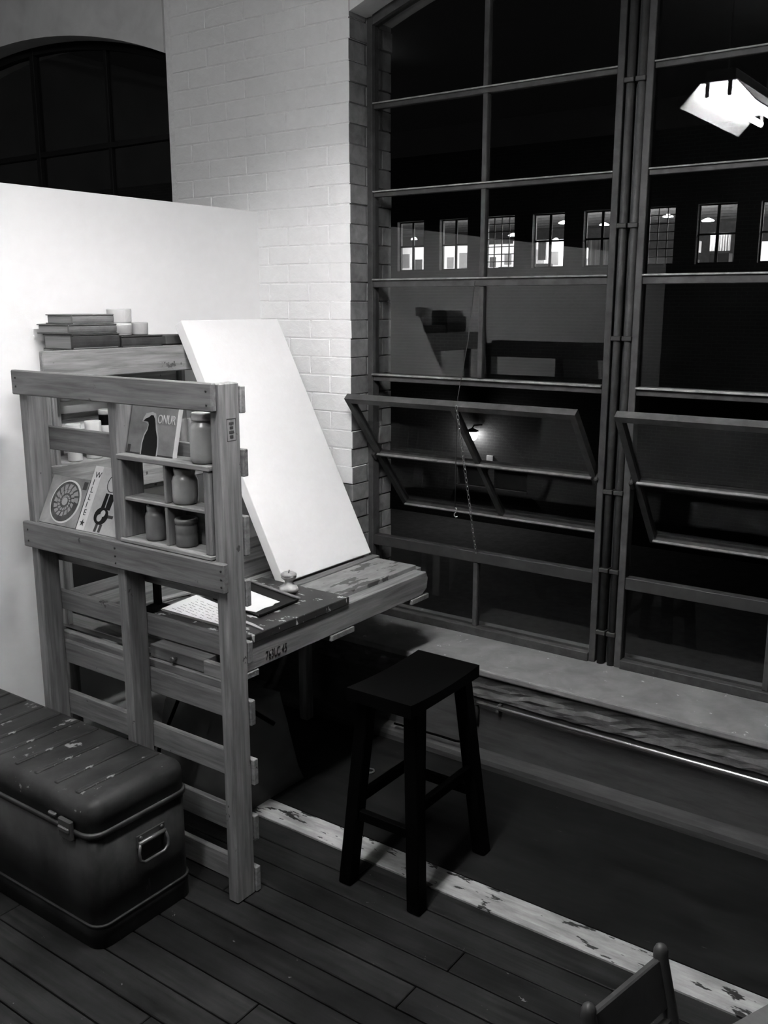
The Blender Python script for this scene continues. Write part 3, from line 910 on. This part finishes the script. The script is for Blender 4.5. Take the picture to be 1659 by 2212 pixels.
# ------------------------------------------------------------------ things on the desk
def sheet_obj(parent, name, pts, z, t, m):
    cxm = sum(p[0] for p in pts) / len(pts); cym = sum(p[1] for p in pts) / len(pts)
    me = new_mesh(name, poly_bm([(x - cxm, y - cym) for x, y in pts], t))
    return mk(name, me, m, (cxm, cym, z), parent)
o = thing('paper_stack', 'stack of handwritten white papers on the black board behind the pallet slats', 'papers', (-2.0458, 1.9080, 0.6999))
for k in range(4):
    j = (random.uniform(-0.0032, 0.0032), random.uniform(-0.0021, 0.0021))
    sheet_obj(o, 'sheet', [(-2.1666 + j[0], 1.8433), (-2.1836 + j[0], 2.0034 + j[1]), (-1.9207 + j[0], 1.9525 + j[1]), (-1.9080 + j[0], 1.8433)], 0.7002 + k * 0.0021, 0.0012, paper_m)
bm = bmesh.new()
for r in range(8):
    yy = 1.9695 - r * 0.0148
    x = -2.141 + random.uniform(0, 0.012)
    while x < -1.94:
        ln = random.uniform(0.006, 0.03)
        y2 = yy - 0.19 * (x + 2.152)
        if y2 > 1.853:
            poly_bm([(x, y2), (x + ln, y2 - 0.19 * ln), (x + ln, y2 - 0.19 * ln + 0.0007), (x, y2 + 0.0007)], 0.0004, bm, 0.7080)
        x += ln + random.uniform(0.004, 0.02)
mk('handwriting', new_mesh('handwriting', bm), ink, (0, 0, 0), o)
o = thing('drawing_tray', 'dark shallow tray with a raised pale rim lying on the splattered board', 'tray', (-2.0034, 2.0776, 0.6999))
tp = [(-2.1306, 2.2069), (-1.8836, 2.1582), (-1.8741, 1.9674), (-2.1200, 2.0161)]
sheet_obj(o, 'tray_bed', tp, 0.7004, 0.006, blackmat)
beam('rim', (-2.1327, 2.2090, 0.7105), (-1.8815, 2.1603, 0.7105), 0.005, 0.012, ledge_m, o, side=(0, 0, 1), bev=0.001)
beam('rim', (-1.8826, 2.1560, 0.7089), (-1.8741, 1.9695, 0.7089), 0.005, 0.006, blackmat, o, side=(0, 0, 1), bev=0.001)
o = thing('torn_paper', 'white sheet with a torn edge lying in the dark tray', 'paper', (-1.9928, 2.0564, 0.7073))
sheet_obj(o, 'sheet', [(-2.1041, 2.1433), (-1.9928, 2.1200), (-1.9144, 2.1052), (-1.9144, 2.0829), (-1.9059, 2.0617), (-1.9112, 2.0299), (-1.9048, 1.9864), (-1.9451, 1.9822), (-2.1041, 2.0193)], 0.7070, 0.001, paper_m)
o = thing('letter_knife', 'white bone folding knife lying at the edge of the splattered board', 'knife', (-1.8232, 1.9027, 0.7002))
sheet_obj(o, 'blade', [(-1.8815, 1.9207), (-1.8444, 1.9144), (-1.7914, 1.8974), (-1.7882, 1.8910), (-1.8444, 1.9016), (-1.8826, 1.9080)], 0.7004, 0.003, cream)
o = thing('craft_knife', 'pale craft knife with a dark grip lying beside the papers', 'knife', (-2.2154, 1.9610, 0.7002))
tube('grip', [(-2.2006, 1.908, 0.6775), (-2.2106, 1.9483, 0.6775)], 0.0065, blackmat, o, 10)
tube('handle', [(-2.2106, 1.9483, 0.6775), (-2.2302, 2.0172, 0.6775)], 0.0055, cream, o, 10)
o = thing('black_stand', 'small black stand with a flat base standing left of the papers', 'stand', (-2.2557, 1.9080, ZD))
lathe('base', [(0.045, 0), (0.046, 0.004), (0.030, 0.012), (0.015, 0.018)], black, (-2.2557, 1.9080, ZD + 0.0005), o)
box('upright', -2.270, -2.242, 1.900, 1.915, ZD + 0.016, ZD + 0.165, black, o)
o = thing('wooden_ruler', 'pale wooden strip lying on the desk behind the black stand', 'ruler', (-2.3108, 1.9822, ZD))
beam('strip', (-2.3214, 1.8709, ZD + 0.006), (-2.2949, 2.0776, ZD + 0.006), 0.010, 0.022, hw_y, o, side=(0, 0, 1))
# apple core
ax, ay = -1.9716, 2.2133
o = thing('apple_core', 'pale eaten apple core standing on the splattered black board', 'apple core', (ax, ay, 0.6999))
def wob(i, a):
    return 1 + 0.10 * math.sin(3 * a + i * 0.9) + 0.06 * math.sin(5 * a - i)
lathe('core_flesh', [(0.012, 0.0), (0.026, 0.004), (0.032, 0.012), (0.029, 0.020), (0.018, 0.027), (0.013, 0.034), (0.014, 0.041), (0.020, 0.049), (0.024, 0.055), (0.023, 0.060)], apple_m, (ax, ay, 0.7001), o, 22, wob)
lathe('skin_cap', [(0.0245, 0.0), (0.026, 0.003), (0.025, 0.007), (0.018, 0.011), (0.006, 0.0085)], apple_sk, (ax, ay, 0.7580), o, 22, lambda i, a: 1 + 0.05 * math.sin(3 * a + 1))
tube('stem', [(ax, ay, 0.765), (ax + 0.003, ay, 0.777)], 0.0016, ink, o, 6)
# tins behind the post on the desk
cyl_tub('tin_can', 'grey tin standing on the desk boards behind the right pallet post', (-2.549, 2.398, ZD + 0.0005), 0.038, 0.09, jar_mid, 'tin')
cyl_tub('tin_can', 'tall black tin standing on the desk beside the grey tin', (-2.5705, 2.3055, ZD + 0.0005), 0.030, 0.143, black, 'tin')

# ------------------------------------------------------------------ stool
st = thing('wooden_stool', 'black wooden saddle stool standing between the desk and the white floor stripe', 'stool', (-1.377, 2.07, 0))
bm = bmesh.new()
nx, ny = 12, 18
X0, X1, Y0, Y1 = -0.106, 0.106, -0.180, 0.172
top = []
for i in range(nx + 1):
    row = []
    for j in range(ny + 1):
        u, v = i / nx, j / ny
        dip = 0.012 * (1 - (2 * v - 1) ** 2) * (1 - 0.35 * (2 * u - 1) ** 2)
        row.append((X0 + (X1 - X0) * u, Y0 + (Y1 - Y0) * v, 0.602 - dip))
    top.append(row)
T = [[bm.verts.new(p) for p in row] for row in top]
Bv = [[bm.verts.new((p[0], p[1], 0.565)) for p in row] for row in top]
for i in range(nx):
    for j in range(ny):
        bm.faces.new((T[i][j], T[i + 1][j], T[i + 1][j + 1], T[i][j + 1]))
        bm.faces.new((Bv[i][j], Bv[i][j + 1], Bv[i + 1][j + 1], Bv[i + 1][j]))
for i in range(nx):
    bm.faces.new((T[i][0], Bv[i][0], Bv[i + 1][0], T[i + 1][0])); bm.faces.new((T[i][ny], T[i + 1][ny], Bv[i + 1][ny], Bv[i][ny]))
for j in range(ny):
    bm.faces.new((T[0][j], T[0][j + 1], Bv[0][j + 1], Bv[0][j])); bm.faces.new((T[nx][j], Bv[nx][j], Bv[nx][j + 1], T[nx][j + 1]))
mk('seat', new_mesh('seat', bm), black, (-1.377, 2.07, 0), st)
FT = {}
for sx in (-1, 1):
    for sy in (-1, 1):
        pt = Vector((-1.377 + sx * 0.077, 2.07 + sy * 0.125, 0.566))
        pb = Vector((-1.377 + sx * 0.118, 2.082 + sy * 0.176, 0.0))
        FT[(sx, sy)] = (pt, pb)
        bm = bmesh.new()
        vs = []
        for p, hw in ((pb, 0.021), (pt, 0.021)):
            for a, b in ((-1, -1), (1, -1), (1, 1), (-1, 1)):
                vs.append(bm.verts.new(p + Vector((a * hw, b * hw, 0)) - pb))
        for f in ((3, 2, 1, 0), (4, 5, 6, 7), (0, 1, 5, 4), (1, 2, 6, 5), (2, 3, 7, 6), (3, 0, 4, 7)):
            bm.faces.new([vs[k] for k in f])
        bmesh.ops.bevel(bm, geom=bm.edges[:], offset=0.003, segments=1, affect='EDGES')
        mk('leg', new_mesh('leg', bm), black, pb, st)
def leg_at(s, z):
    pt, pb = FT[s]
    return pb + (pt - pb) * (z / 0.566)
for a, b, zz in (((-1, -1), (1, -1), 0.215), ((-1, 1), (1, 1), 0.205), ((-1, -1), (-1, 1), 0.255), ((1, -1), (1, 1), 0.285)):
    beam('stretcher', leg_at(a, zz), leg_at(b, zz), 0.030, 0.020, black, st, side=(0, 0, 1))

# ------------------------------------------------------------------ trunk
tk = thing('metal_chest', 'old dark metal trunk with scraped ribbed lid in front of the pallet', 'trunk', (-2.27, 1.45, 0))
TX0, TX1, TY0, TY1 = -2.725, -1.822, 1.292, 1.612
def rbox(name, x0, x1, y0, y1, z0, z1, rv, rt, m, parent, seg=5):
    bm = box_bm(x1 - x0, y1 - y0, z1 - z0)
    vert = [e for e in bm.edges if abs(e.verts[0].co.z - e.verts[1].co.z) > 1e-6]
    bmesh.ops.bevel(bm, geom=vert, offset=rv, segments=seg, affect='EDGES', profile=0.5)
    if rt:
        zt = (z1 - z0) / 2
        te = [e for e in bm.edges if all(abs(v.co.z - zt) < 1e-6 for v in e.verts)]
        bmesh.ops.bevel(bm, geom=te, offset=rt, segments=seg, affect='EDGES', profile=0.5)
    me = new_mesh(name, bm, True)
    o2 = mk(name, me, m, ((x0 + x1) / 2, (y0 + y1) / 2, (z0 + z1) / 2), parent)
    return o2
rbox('trunk_body', TX0, TX1, TY0, TY1, 0.0, 0.312, 0.038, 0, trunk_m, tk)
rbox('base_band', TX0 - 0.003, TX1 + 0.003, TY0 - 0.003, TY1 + 0.003, 0.0, 0.066, 0.040, 0.004, trunk_m, tk)
rbox('base_trim', TX0 - 0.005, TX1 + 0.005, TY0 - 0.005, TY1 + 0.005, 0.060, 0.066, 0.041, 0.002, trunk_edge, tk)
rbox('rim', TX0 - 0.007, TX1 + 0.007, TY0 - 0.007, TY1 + 0.006, 0.312, 0.326, 0.042, 0.004, trunk_edge, tk)
rbox('lid', TX0 - 0.002, TX1 + 0.002, TY0 - 0.002, TY1 + 0.002, 0.326, 0.408, 0.045, 0.036, trunk_top, tk, 6)
for k in range(9):
    xx = TX1 - 0.085 - k * 0.088
    rbox('lid_rib', xx - 0.008, xx + 0.008, TY0 + 0.026, TY1 - 0.026, 0.404, 0.4115, 0.004, 0.003, trunk_top, tk, 2)
hd = box('handle_plate', TX1, TX1 + 0.004, 1.425, 1.520, 0.226, 0.262, trunk_edge, tk)
tube('handle_hinge', [(TX1 + 0.008, 1.428, 0.240), (TX1 + 0.008, 1.517, 0.240)], 0.006, brass, tk, 8)
tube('handle_ring', [(TX1 + 0.010, 1.430, 0.240), (TX1 + 0.012, 1.424, 0.215), (TX1 + 0.013, 1.426, 0.195), (TX1 + 0.014, 1.440, 0.186), (TX1 + 0.014, 1.505, 0.186), (TX1 + 0.013, 1.520, 0.196), (TX1 + 0.012, 1.522, 0.215), (TX1 + 0.010, 1.515, 0.240)], 0.004, brass, tk, 8)
for yy in (1.437, 1.508):
    tube('rivet', [(TX1 + 0.003, yy, 0.254), (TX1 + 0.007, yy, 0.254)], 0.005, brass, tk, 8)
for xx in (-1.912, -2.62):
    box('latch', xx - 0.026, xx + 0.026, TY0 - 0.016, TY0 - 0.003, 0.296, 0.350, trunk_edge, tk, bev=0.003)
    box('latch_tongue', xx - 0.022, xx + 0.022, TY0 - 0.021, TY0 - 0.014, 0.318, 0.332, brass, tk, bev=0.003)
box('hasp', -1.985, -1.955, TY0 - 0.012, TY0 - 0.002, 0.340, 0.350, brass, tk, bev=0.003)

# ------------------------------------------------------------------ little chair and table, cut by the picture's lower edge
cx0, cy0 = -0.505, 1.449
rz = math.atan2(-(-0.481 + 0.528), (1.561 - 1.337))
ch = thing('small_chair', 'small dark wooden chair with round back posts beside the white floor stripe', 'chair', (cx0, cy0, 0), rz)
def cpart(name, me, m, loc):
    return mk(name, me, m, loc, ch, local=True)
for sy in (-1, 1):
    bm = tube_bm(bmesh.new(), [(0.10, 0, 0), (0.06, 0, 0.2), (0.0, 0, 0.425), (0, 0, 0.438), (0, 0, 0.446), (0, 0, 0.450)], [0.013, 0.014, 0.014, 0.0135, 0.010, 0.004], 14)
    cpart('back_post', new_mesh('back_post', bm, True), chair_m, (0, sy * 0.114, 0))
    bm = tube_bm(bmesh.new(), [(0, 0, 0), (0, 0, 0.242)], 0.013, 12)
    cpart('front_leg', new_mesh('front_leg', bm, True), chair_m, (0.31, sy * 0.114, 0))
bm = box_bm(0.016, 0.21, 0.095, 0.003)
cpart('top_rail', new_mesh('top_rail', bm), chair_m, (0.010, 0, 0.378)).rotation_euler = (0, -0.26, 0)
bm = box_bm(0.016, 0.21, 0.035, 0.003)
cpart('lower_rail', new_mesh('lower_rail', bm), chair_m, (0.034, 0, 0.298)).rotation_euler = (0, -0.26, 0)
cpart('seat', new_mesh('seat', box_bm(0.28, 0.25, 0.018, 0.005, 2)), chair_m, (0.195, 0, 0.250))
tb = thing('small_table', 'low pale wooden pedestal table beside the small dark chair', 'table', (-0.135, 1.10, 0), math.radians(-23.95))
bm = box_bm(0.60, 0.80, 0.022, 0)
bmesh.ops.bevel(bm, geom=[e for e in bm.edges if abs(e.verts[0].co.z - e.verts[1].co.z) > 1e-6], offset=0.05, segments=5, affect='EDGES', profile=0.5)
mk('table_top', new_mesh('table_top', bm), chair_tp, (0, 0, 0.439), tb, local=True)
mk('pedestal', new_mesh('pedestal', lathe_bm([(0.16, 0), (0.16, 0.015), (0.05, 0.03), (0.032, 0.06), (0.03, 0.38), (0.06, 0.41), (0.06, 0.428)], 24)), chair_tp, (0, 0, 0), tb, local=True)

# ------------------------------------------------------------------ conduit, cables, chains, small bits
cd = thing('wall_conduit', 'shiny metal conduit pipe running along the wall below the window sill', 'pipe', (-0.4, 2.728, 0.236))
tube('pipe', [(-1.565, 2.742, 0.228), (-1.56, 2.734, 0.236), (-1.545, 2.730, 0.238), (-0.2, 2.730, 0.236), (1.4, 2.730, 0.236)], 0.0085, conduit_m, cd, 12)
for xx in (-1.47, -0.35, 0.7):
    box('pipe_clip', xx - 0.006, xx + 0.006, 2.7225, 2.756, 0.222, 0.247, steel, cd)
tube('drop_pipe', [(-1.565, 2.744, 0.224), (-1.562, 2.746, 0.20), (-1.562, 2.746, 0.15)], 0.007, steel_dk, cd, 10)
tube_o = tube('power_cable', [(-1.60, 2.742, 0.27), (-1.615, 2.735, 0.235), (-1.625, 2.730, 0.20), (-1.615, 2.730, 0.16), (-1.595, 2.730, 0.12), (-1.59, 2.728, 0.095), (-1.60, 2.716, 0.078), (-1.63, 2.712, 0.075), (-1.70, 2.712, 0.076), (-1.90, 2.712, 0.070)], 0.0045, black, None, 8)
tag(tube_o, 'thin black cord hanging down the wall below the window sill', 'cord')
tr_o = tube('metal_ring', [(-1.83 + 0.016 * math.cos(2 * PI * i / 16), 2.46 + 0.016 * math.sin(2 * PI * i / 16), 0.003) for i in range(16)], 0.004, steel, None, 6, True)
tag(tr_o, 'small metal ring lying on the dark floor under the desk', 'ring')
tube_o = tube('lamp_cord', [(-2.09, 1.84, 0.568), (-2.06, 1.80, 0.45), (-2.10, 1.79, 0.36), (-2.16, 1.80, 0.26), (-2.20, 1.82, 0.10), (-2.25, 1.86, 0.008)], 0.006, black, None, 8)
tag(tube_o, 'black cable hanging under the desk behind the pallet slats', 'cord')
sb = thing('storage_bag', 'grey bag slumped on the floor under the desk', 'bag', (-2.2, 2.12, 0))
bm = box_bm(0.42, 0.34, 0.34)
bmesh.ops.subdivide_edges(bm, edges=bm.edges[:], cuts=5, use_grid_fill=True)
for v in bm.verts:
    v.co.x *= 1 - 0.25 * (v.co.z + 0.17) / 0.34
    v.co.y *= 1 - 0.45 * (v.co.z + 0.17) / 0.34
    if v.co.z > -0.16:
        v.co += Vector([random.uniform(-0.012, 0.012) for _ in range(3)])
mk('bag_body', new_mesh('bag_body', bm, True), plaster_dark, (-2.2, 2.12, 0.17), sb)
tube('bag_strap', [(-2.12, 2.05, 0.33), (-2.06, 2.0, 0.37), (-1.98, 2.02, 0.36), (-1.93, 2.08, 0.30)], 0.008, black, sb, 8)

# window chain: links from the head of the vent down to the rail
def chain_obj(p0, p1, n, label):
    p0, p1 = Vector(p0), Vector(p1)
    bm = bmesh.new()
    ax = (p1 - p0).normalized()
    s = Vector((1, 0, 0)); s = (s - ax * s.dot(ax)).normalized(); t = ax.cross(s)
    L = (p1 - p0).length / n
    for k in range(n):
        cpt = p0 + ax * L * (k + 0.5)
        side = s if k % 2 == 0 else t
        pts = []
        for i in range(10):
            a = 2 * PI * i / 10
            pts.append(cpt - p0 + ax * math.cos(a) * L * 0.62 + side * math.sin(a) * 0.0045)
        tube_bm(bm, pts, 0.0013, 5, True)
    return tag(mk('window_chain', new_mesh('window_chain', bm, True), chrome, p0), label, 'chain')
chain_obj((-1.722, 2.832, 1.272), (-1.742, 3.026, 0.694), 34, 'thin link chain hanging from the open vent of the window')
tube_o = tube('pull_cord', [(-1.768, 3.022, 1.70), (-1.775, 2.995, 1.50), (-1.785, 2.945, 1.29), (-1.789, 2.945, 1.05), (-1.789, 2.945, 0.875)], 0.0018, steel_dk, None, 6)
tag(tube_o, 'thin dark pull cord hanging in front of the window vent', 'cord')
tag(tube('s_hook', [(-1.789, 2.945, 0.878), (-1.783, 2.945, 0.876), (-1.781, 2.945, 0.868), (-1.786, 2.945, 0.861), (-1.791, 2.945, 0.856), (-1.792, 2.945, 0.848), (-1.786, 2.945, 0.842), (-1.778, 2.945, 0.846)], 0.0022, chrome, None, 8),
    'small bright metal hook at the end of the window pull cord', 'hook')

# ------------------------------------------------------------------ across the yard: brick building at night
ground = struct(box('ground', -60, 30, 3.3, 62, -9.2, -9.0, mat('yard_asphalt', 0.05, 0.9, 0.3, 3, rnd=False), bev=0))
def brick_wall_mat():
    m = bpy.data.materials.new('yard_brick')
    m.use_nodes = True
    N, L = m.node_tree.nodes, m.node_tree.links
    b = N['Principled BSDF']; b.inputs['Roughness'].default_value = 0.9
    tc = N.new('ShaderNodeTexCoord'); sp = N.new('ShaderNodeSeparateXYZ'); cbx = N.new('ShaderNodeCombineXYZ')
    L.new(tc.outputs['Object'], sp.inputs[0]); L.new(sp.outputs['X'], cbx.inputs['X']); L.new(sp.outputs['Z'], cbx.inputs['Y'])
    br = N.new('ShaderNodeTexBrick')
    br.inputs['Color1'].default_value = (0.03, 0.03, 0.03, 1); br.inputs['Color2'].default_value = (0.036, 0.036, 0.036, 1)
    br.inputs['Mortar'].default_value = (0.05, 0.05, 0.05, 1)
    br.inputs['Scale'].default_value = 1.0; br.inputs['Brick Width'].default_value = 0.42
    br.inputs['Row Height'].default_value = 0.15; br.inputs['Mortar Size'].default_value = 0.018
    L.new(cbx.outputs[0], br.inputs['Vector']); L.new(br.outputs['Color'], b.inputs['Base Color'])
    return m
yb = brick_wall_mat()
frame_dk = mat('black_sash', 0.008, 0.7, 0.1)
in_wall = mat('bright_studio_wall', 0.82, 0.8, 0.03, rnd=False)
in_ceil = mat('studio_ceiling', 0.62, 0.8, 0.3, 1.2, (0.4, 3, 1), rnd=False)
in_grey = mat('studio_grey', 0.20, 0.8, 0.2)
in_dark = mat('studio_dark', 0.05, 0.8, 0.2)
in_mid = mat('studio_curtain', 0.45, 0.8, 0.15, 3, (6, 1, 0.3))
in_floor = mat('studio_floor', 0.25, 0.7, 0.2, rnd=False)
shade_e = emis('studio_lamp_shade', 330.0)
bd = thing('brick_building', 'dark brick building across the yard with a row of lit studio windows', 'building', (-20, 40, -9))
FY = 40.0
WXS = [-27.90 + 2.482 * k for k in range(-1, 10)]
WWID, WZ0, WZ1 = 1.56, 3.22, 5.58
box('facade', -60, 30, FY, FY + 0.45, -9, -7.2, yb, bd, bev=0)
box('facade', -60, -24.2, FY, FY + 0.45, -7.2, -6.18, yb, bd, bev=0)
box('facade', -20.3, 30, FY, FY + 0.45, -7.2, -6.18, yb, bd, bev=0)
box('facade', -22.45, -22.1, FY, FY + 0.45, -7.2, -6.18, yb, bd, bev=0)
box('facade', -60, 30, FY, FY + 0.45, -6.18, WZ0, yb, bd, bev=0)
box('facade', -60, 30, FY, FY + 0.45, WZ1, 8.6, yb, bd, bev=0)
edges = [-60] + sum([[x, x + WWID] for x in WXS], []) + [30]
for i in range(0, len(edges), 2):
    box('facade', edges[i], edges[i + 1], FY, FY + 0.45, WZ0, WZ1, yb, bd, bev=0)
# low dark windows by the yard lamp
for x0, x1 in ((-24.2, -22.45), (-22.1, -20.3)):
    wf = box('low_window', x0, x1, FY + 0.3, FY + 0.4, -7.2, -6.18, frame_dk, bd, bev=0)
    box('low_sill', x0 - 0.05, x1 + 0.05, FY - 0.12, FY + 0.29, -7.32, -7.2, yb, wf, bev=0)
    box('low_lintel', x0, x1, FY - 0.04, FY + 0.1, -6.2, -6.12, in_mid, wf, bev=0)
for k, x in enumerate(WXS):
    wn = mk('studio_window', new_mesh('studio_window', box_bm(WWID, 0.1, 0.07)), frame_dk, (x + WWID / 2, FY + 0.28, WZ0 + 0.035), bd)
    def wb(nm, a, b, z0, z1):
        box(nm, a, b, FY + 0.24, FY + 0.30, z0, z1, frame_dk, wn, bev=0)
    wb('sash', x, x + 0.05, WZ0, WZ1); wb('sash', x + WWID - 0.05, x + WWID, WZ0, WZ1); wb('sash', x, x + WWID, WZ1 - 0.06, WZ1)
    if k in (3, 6):
        for q in range(1, 4):
            wb('glazing_bar', x + WWID * q / 4 - 0.018, x + WWID * q / 4 + 0.018, WZ0, WZ1)
        for q in range(1, 7):
            wb('glazing_bar', x, x + WWID, WZ0 + (WZ1 - WZ0) * q / 7 - 0.018, WZ0 + (WZ1 - WZ0) * q / 7 + 0.018)
    else:
        wb('glazing_bar', x + WWID / 2 - 0.06, x + WWID / 2 + 0.06, WZ0, WZ1)
        wb('glazing_bar', x, x + WWID, 4.36, 4.44)
    box('pane', x, x + WWID, FY + 0.265, FY + 0.275, WZ0, WZ1, glass, wn, bev=0)
# the studios behind
box('studio_floor', -60, 30, FY + 0.45, 58, 2.4, 2.5, in_floor, bd, bev=0)
box('studio_ceiling', -60, 30, FY + 0.45, 58, 6.3, 6.4, in_ceil, bd, bev=0)
box('studio_back', -60, 30, 58, 58.1, 2.4, 6.4, in_grey, bd, bev=0)
for q in range(9):
    box('ceiling_joist', -60, 30, 41.2 + q * 1.6, 41.35 + q * 1.6, 6.12, 6.3, in_grey, bd, bev=0)
for x0, x1, y, zt in ((-33.5, -29.0, 45.5, 4.75), (-28.9, -24.3, 45.8, 4.72), (-24.2, -21.2, 45.2, 4.80), (-21.0, -19.6, 44.6, 4.3)):
    p = box('studio_partition', x0, x1, y, y + 0.1, 2.5, zt, in_wall, bd, bev=0)
    n = int((x1 - x0) / 0.9)
    for q in range(n):
        xx = x0 + 0.3 + q * 0.9
        hh = random.uniform(0.45, 0.75)
        if q % 4 == 1:
            box('studio_door', xx - 0.1, xx + 0.6, y - 0.04, y, 2.5, 4.35, in_grey, p, bev=0)
        else:
            zc0 = random.uniform(3.45, 3.75)
            box('studio_picture', xx, xx + random.uniform(0.35, 0.55), y - 0.04, y, zc0, zc0 + hh, random.choice((in_grey, in_dark, in_grey)), p, bev=0)
for x0, x1, y, z0, z1, m in ((-26.1, -25.2, 43.2, 2.5, 3.45, in_dark), (-23.6, -22.9, 42.6, 2.5, 3.42, in_dark), (-21.7, -20.6, 42.0, 2.5, 3.50, in_dark),
                             (-20.3, -19.6, 42.6, 2.5, 4.1, in_wall), (-19.4, -18.8, 42.4, 2.5, 3.7, in_grey), (-14.6, -13.6, 42.0, 2.5, 3.5, in_dark), (-12.9, -12.1, 41.6, 2.5, 3.7, in_dark),
                             (-15.3, -14.2, 44.0, 3.9, 4.4, in_wall), (-11.9, -11.2, 44.5, 2.5, 4.3, in_wall), (-10.5, -8.9, 42.0, 3.5, 3.9, in_wall), (-10.7, -8.7, 43.5, 4.4, 6.2, in_wall)):
    box('studio_furniture', x0, x1, y, y + 0.5, z0, z1, m, bd, bev=0)
def curtain(x0, x1, y, z0, z1):
    bm = bmesh.new()
    n = 40
    cols = []
    for i in range(n + 1):
        x = x0 + (x1 - x0) * i / n
        yy = 0.05 * math.sin(i * 1.3)
        cols.append([bm.verts.new((x, y + yy + dy, zz)) for dy, zz in ((0, z0), (0, z1), (0.02, z1), (0.02, z0))])
    for A, B in zip(cols, cols[1:]):
        for j in range(4):
            bm.faces.new((A[j], B[j], B[(j + 1) % 4], A[(j + 1) % 4]))
    bm.faces.new(cols[0]); bm.faces.new(cols[-1][::-1])
    return mk('studio_curtain', new_mesh('studio_curtain', bm), in_mid, parent=bd)
curtain(-18.1, -16.3, 40.9, 3.0, 4.45)
curtain(-20.6, -20.15, 40.9, 3.6, 4.5)
curtain(-19.25, -18.8, 40.9, 3.6, 4.5)
curtain(-13.2, -12.35, 42.5, 3.85, 4.6)
def pend(x, y, z, rx, label=None):
    lathe('studio_lamp', [(0.05, 0.10), (rx * 0.6, 0.06), (rx, 0.0), (rx * 0.9, -0.02)][::-1], shade_e, (x, y, z), bd, 14)
for x, y, z, r in ((-29.6, 44.0, 5.05, 0.16), (-28.4, 44.0, 4.95, 0.14), (-26.7, 42.0, 5.00, 0.22), (-24.7, 42.0, 5.38, 0.2), (-22.6, 42.2, 4.86, 0.24),
                   (-19.85, 42.0, 5.30, 0.26), (-21.2, 44.0, 4.68, 0.16), (-17.2, 42.4, 5.05, 0.26), (-18.5, 43.5, 5.25, 0.22), (-14.8, 41.6, 5.30, 0.22), (-14.6, 43.8, 4.7, 0.14), (-13.2, 42.0, 5.08, 0.26), (-9.6, 42.0, 5.3, 0.25)):
    pend(x, y, z, r)

# wall lamp lighting a patch of brick
yl = thing('yard_lamp', 'bright bulkhead lamp glowing on the brick wall low across the yard', 'lamp', (-23.12, 39.7, -4.6))
lathe('lamp_globe', [(0.10, -0.26), (0.20, -0.20), (0.26, -0.06), (0.29, 0.10), (0.27, 0.16)], emis('yard_lamp_glass', 60.0), (-23.12, 39.55, -4.6), yl, 20)
lathe('lamp_cap', [(0.30, 0.16), (0.30, 0.22), (0.12, 0.30), (0.04, 0.34)], frame_dk, (-23.12, 39.55, -4.6), yl, 20)
tube('lamp_arm', [(-23.12, 39.55, -4.28), (-23.12, 39.7, -4.15), (-22.8, 39.95, -4.12)], 0.04, frame_dk, yl, 8)
box('lamp_box', -22.5, -22.15, 39.9, 39.998, -5.9, -5.6, in_mid, yl, bev=0)
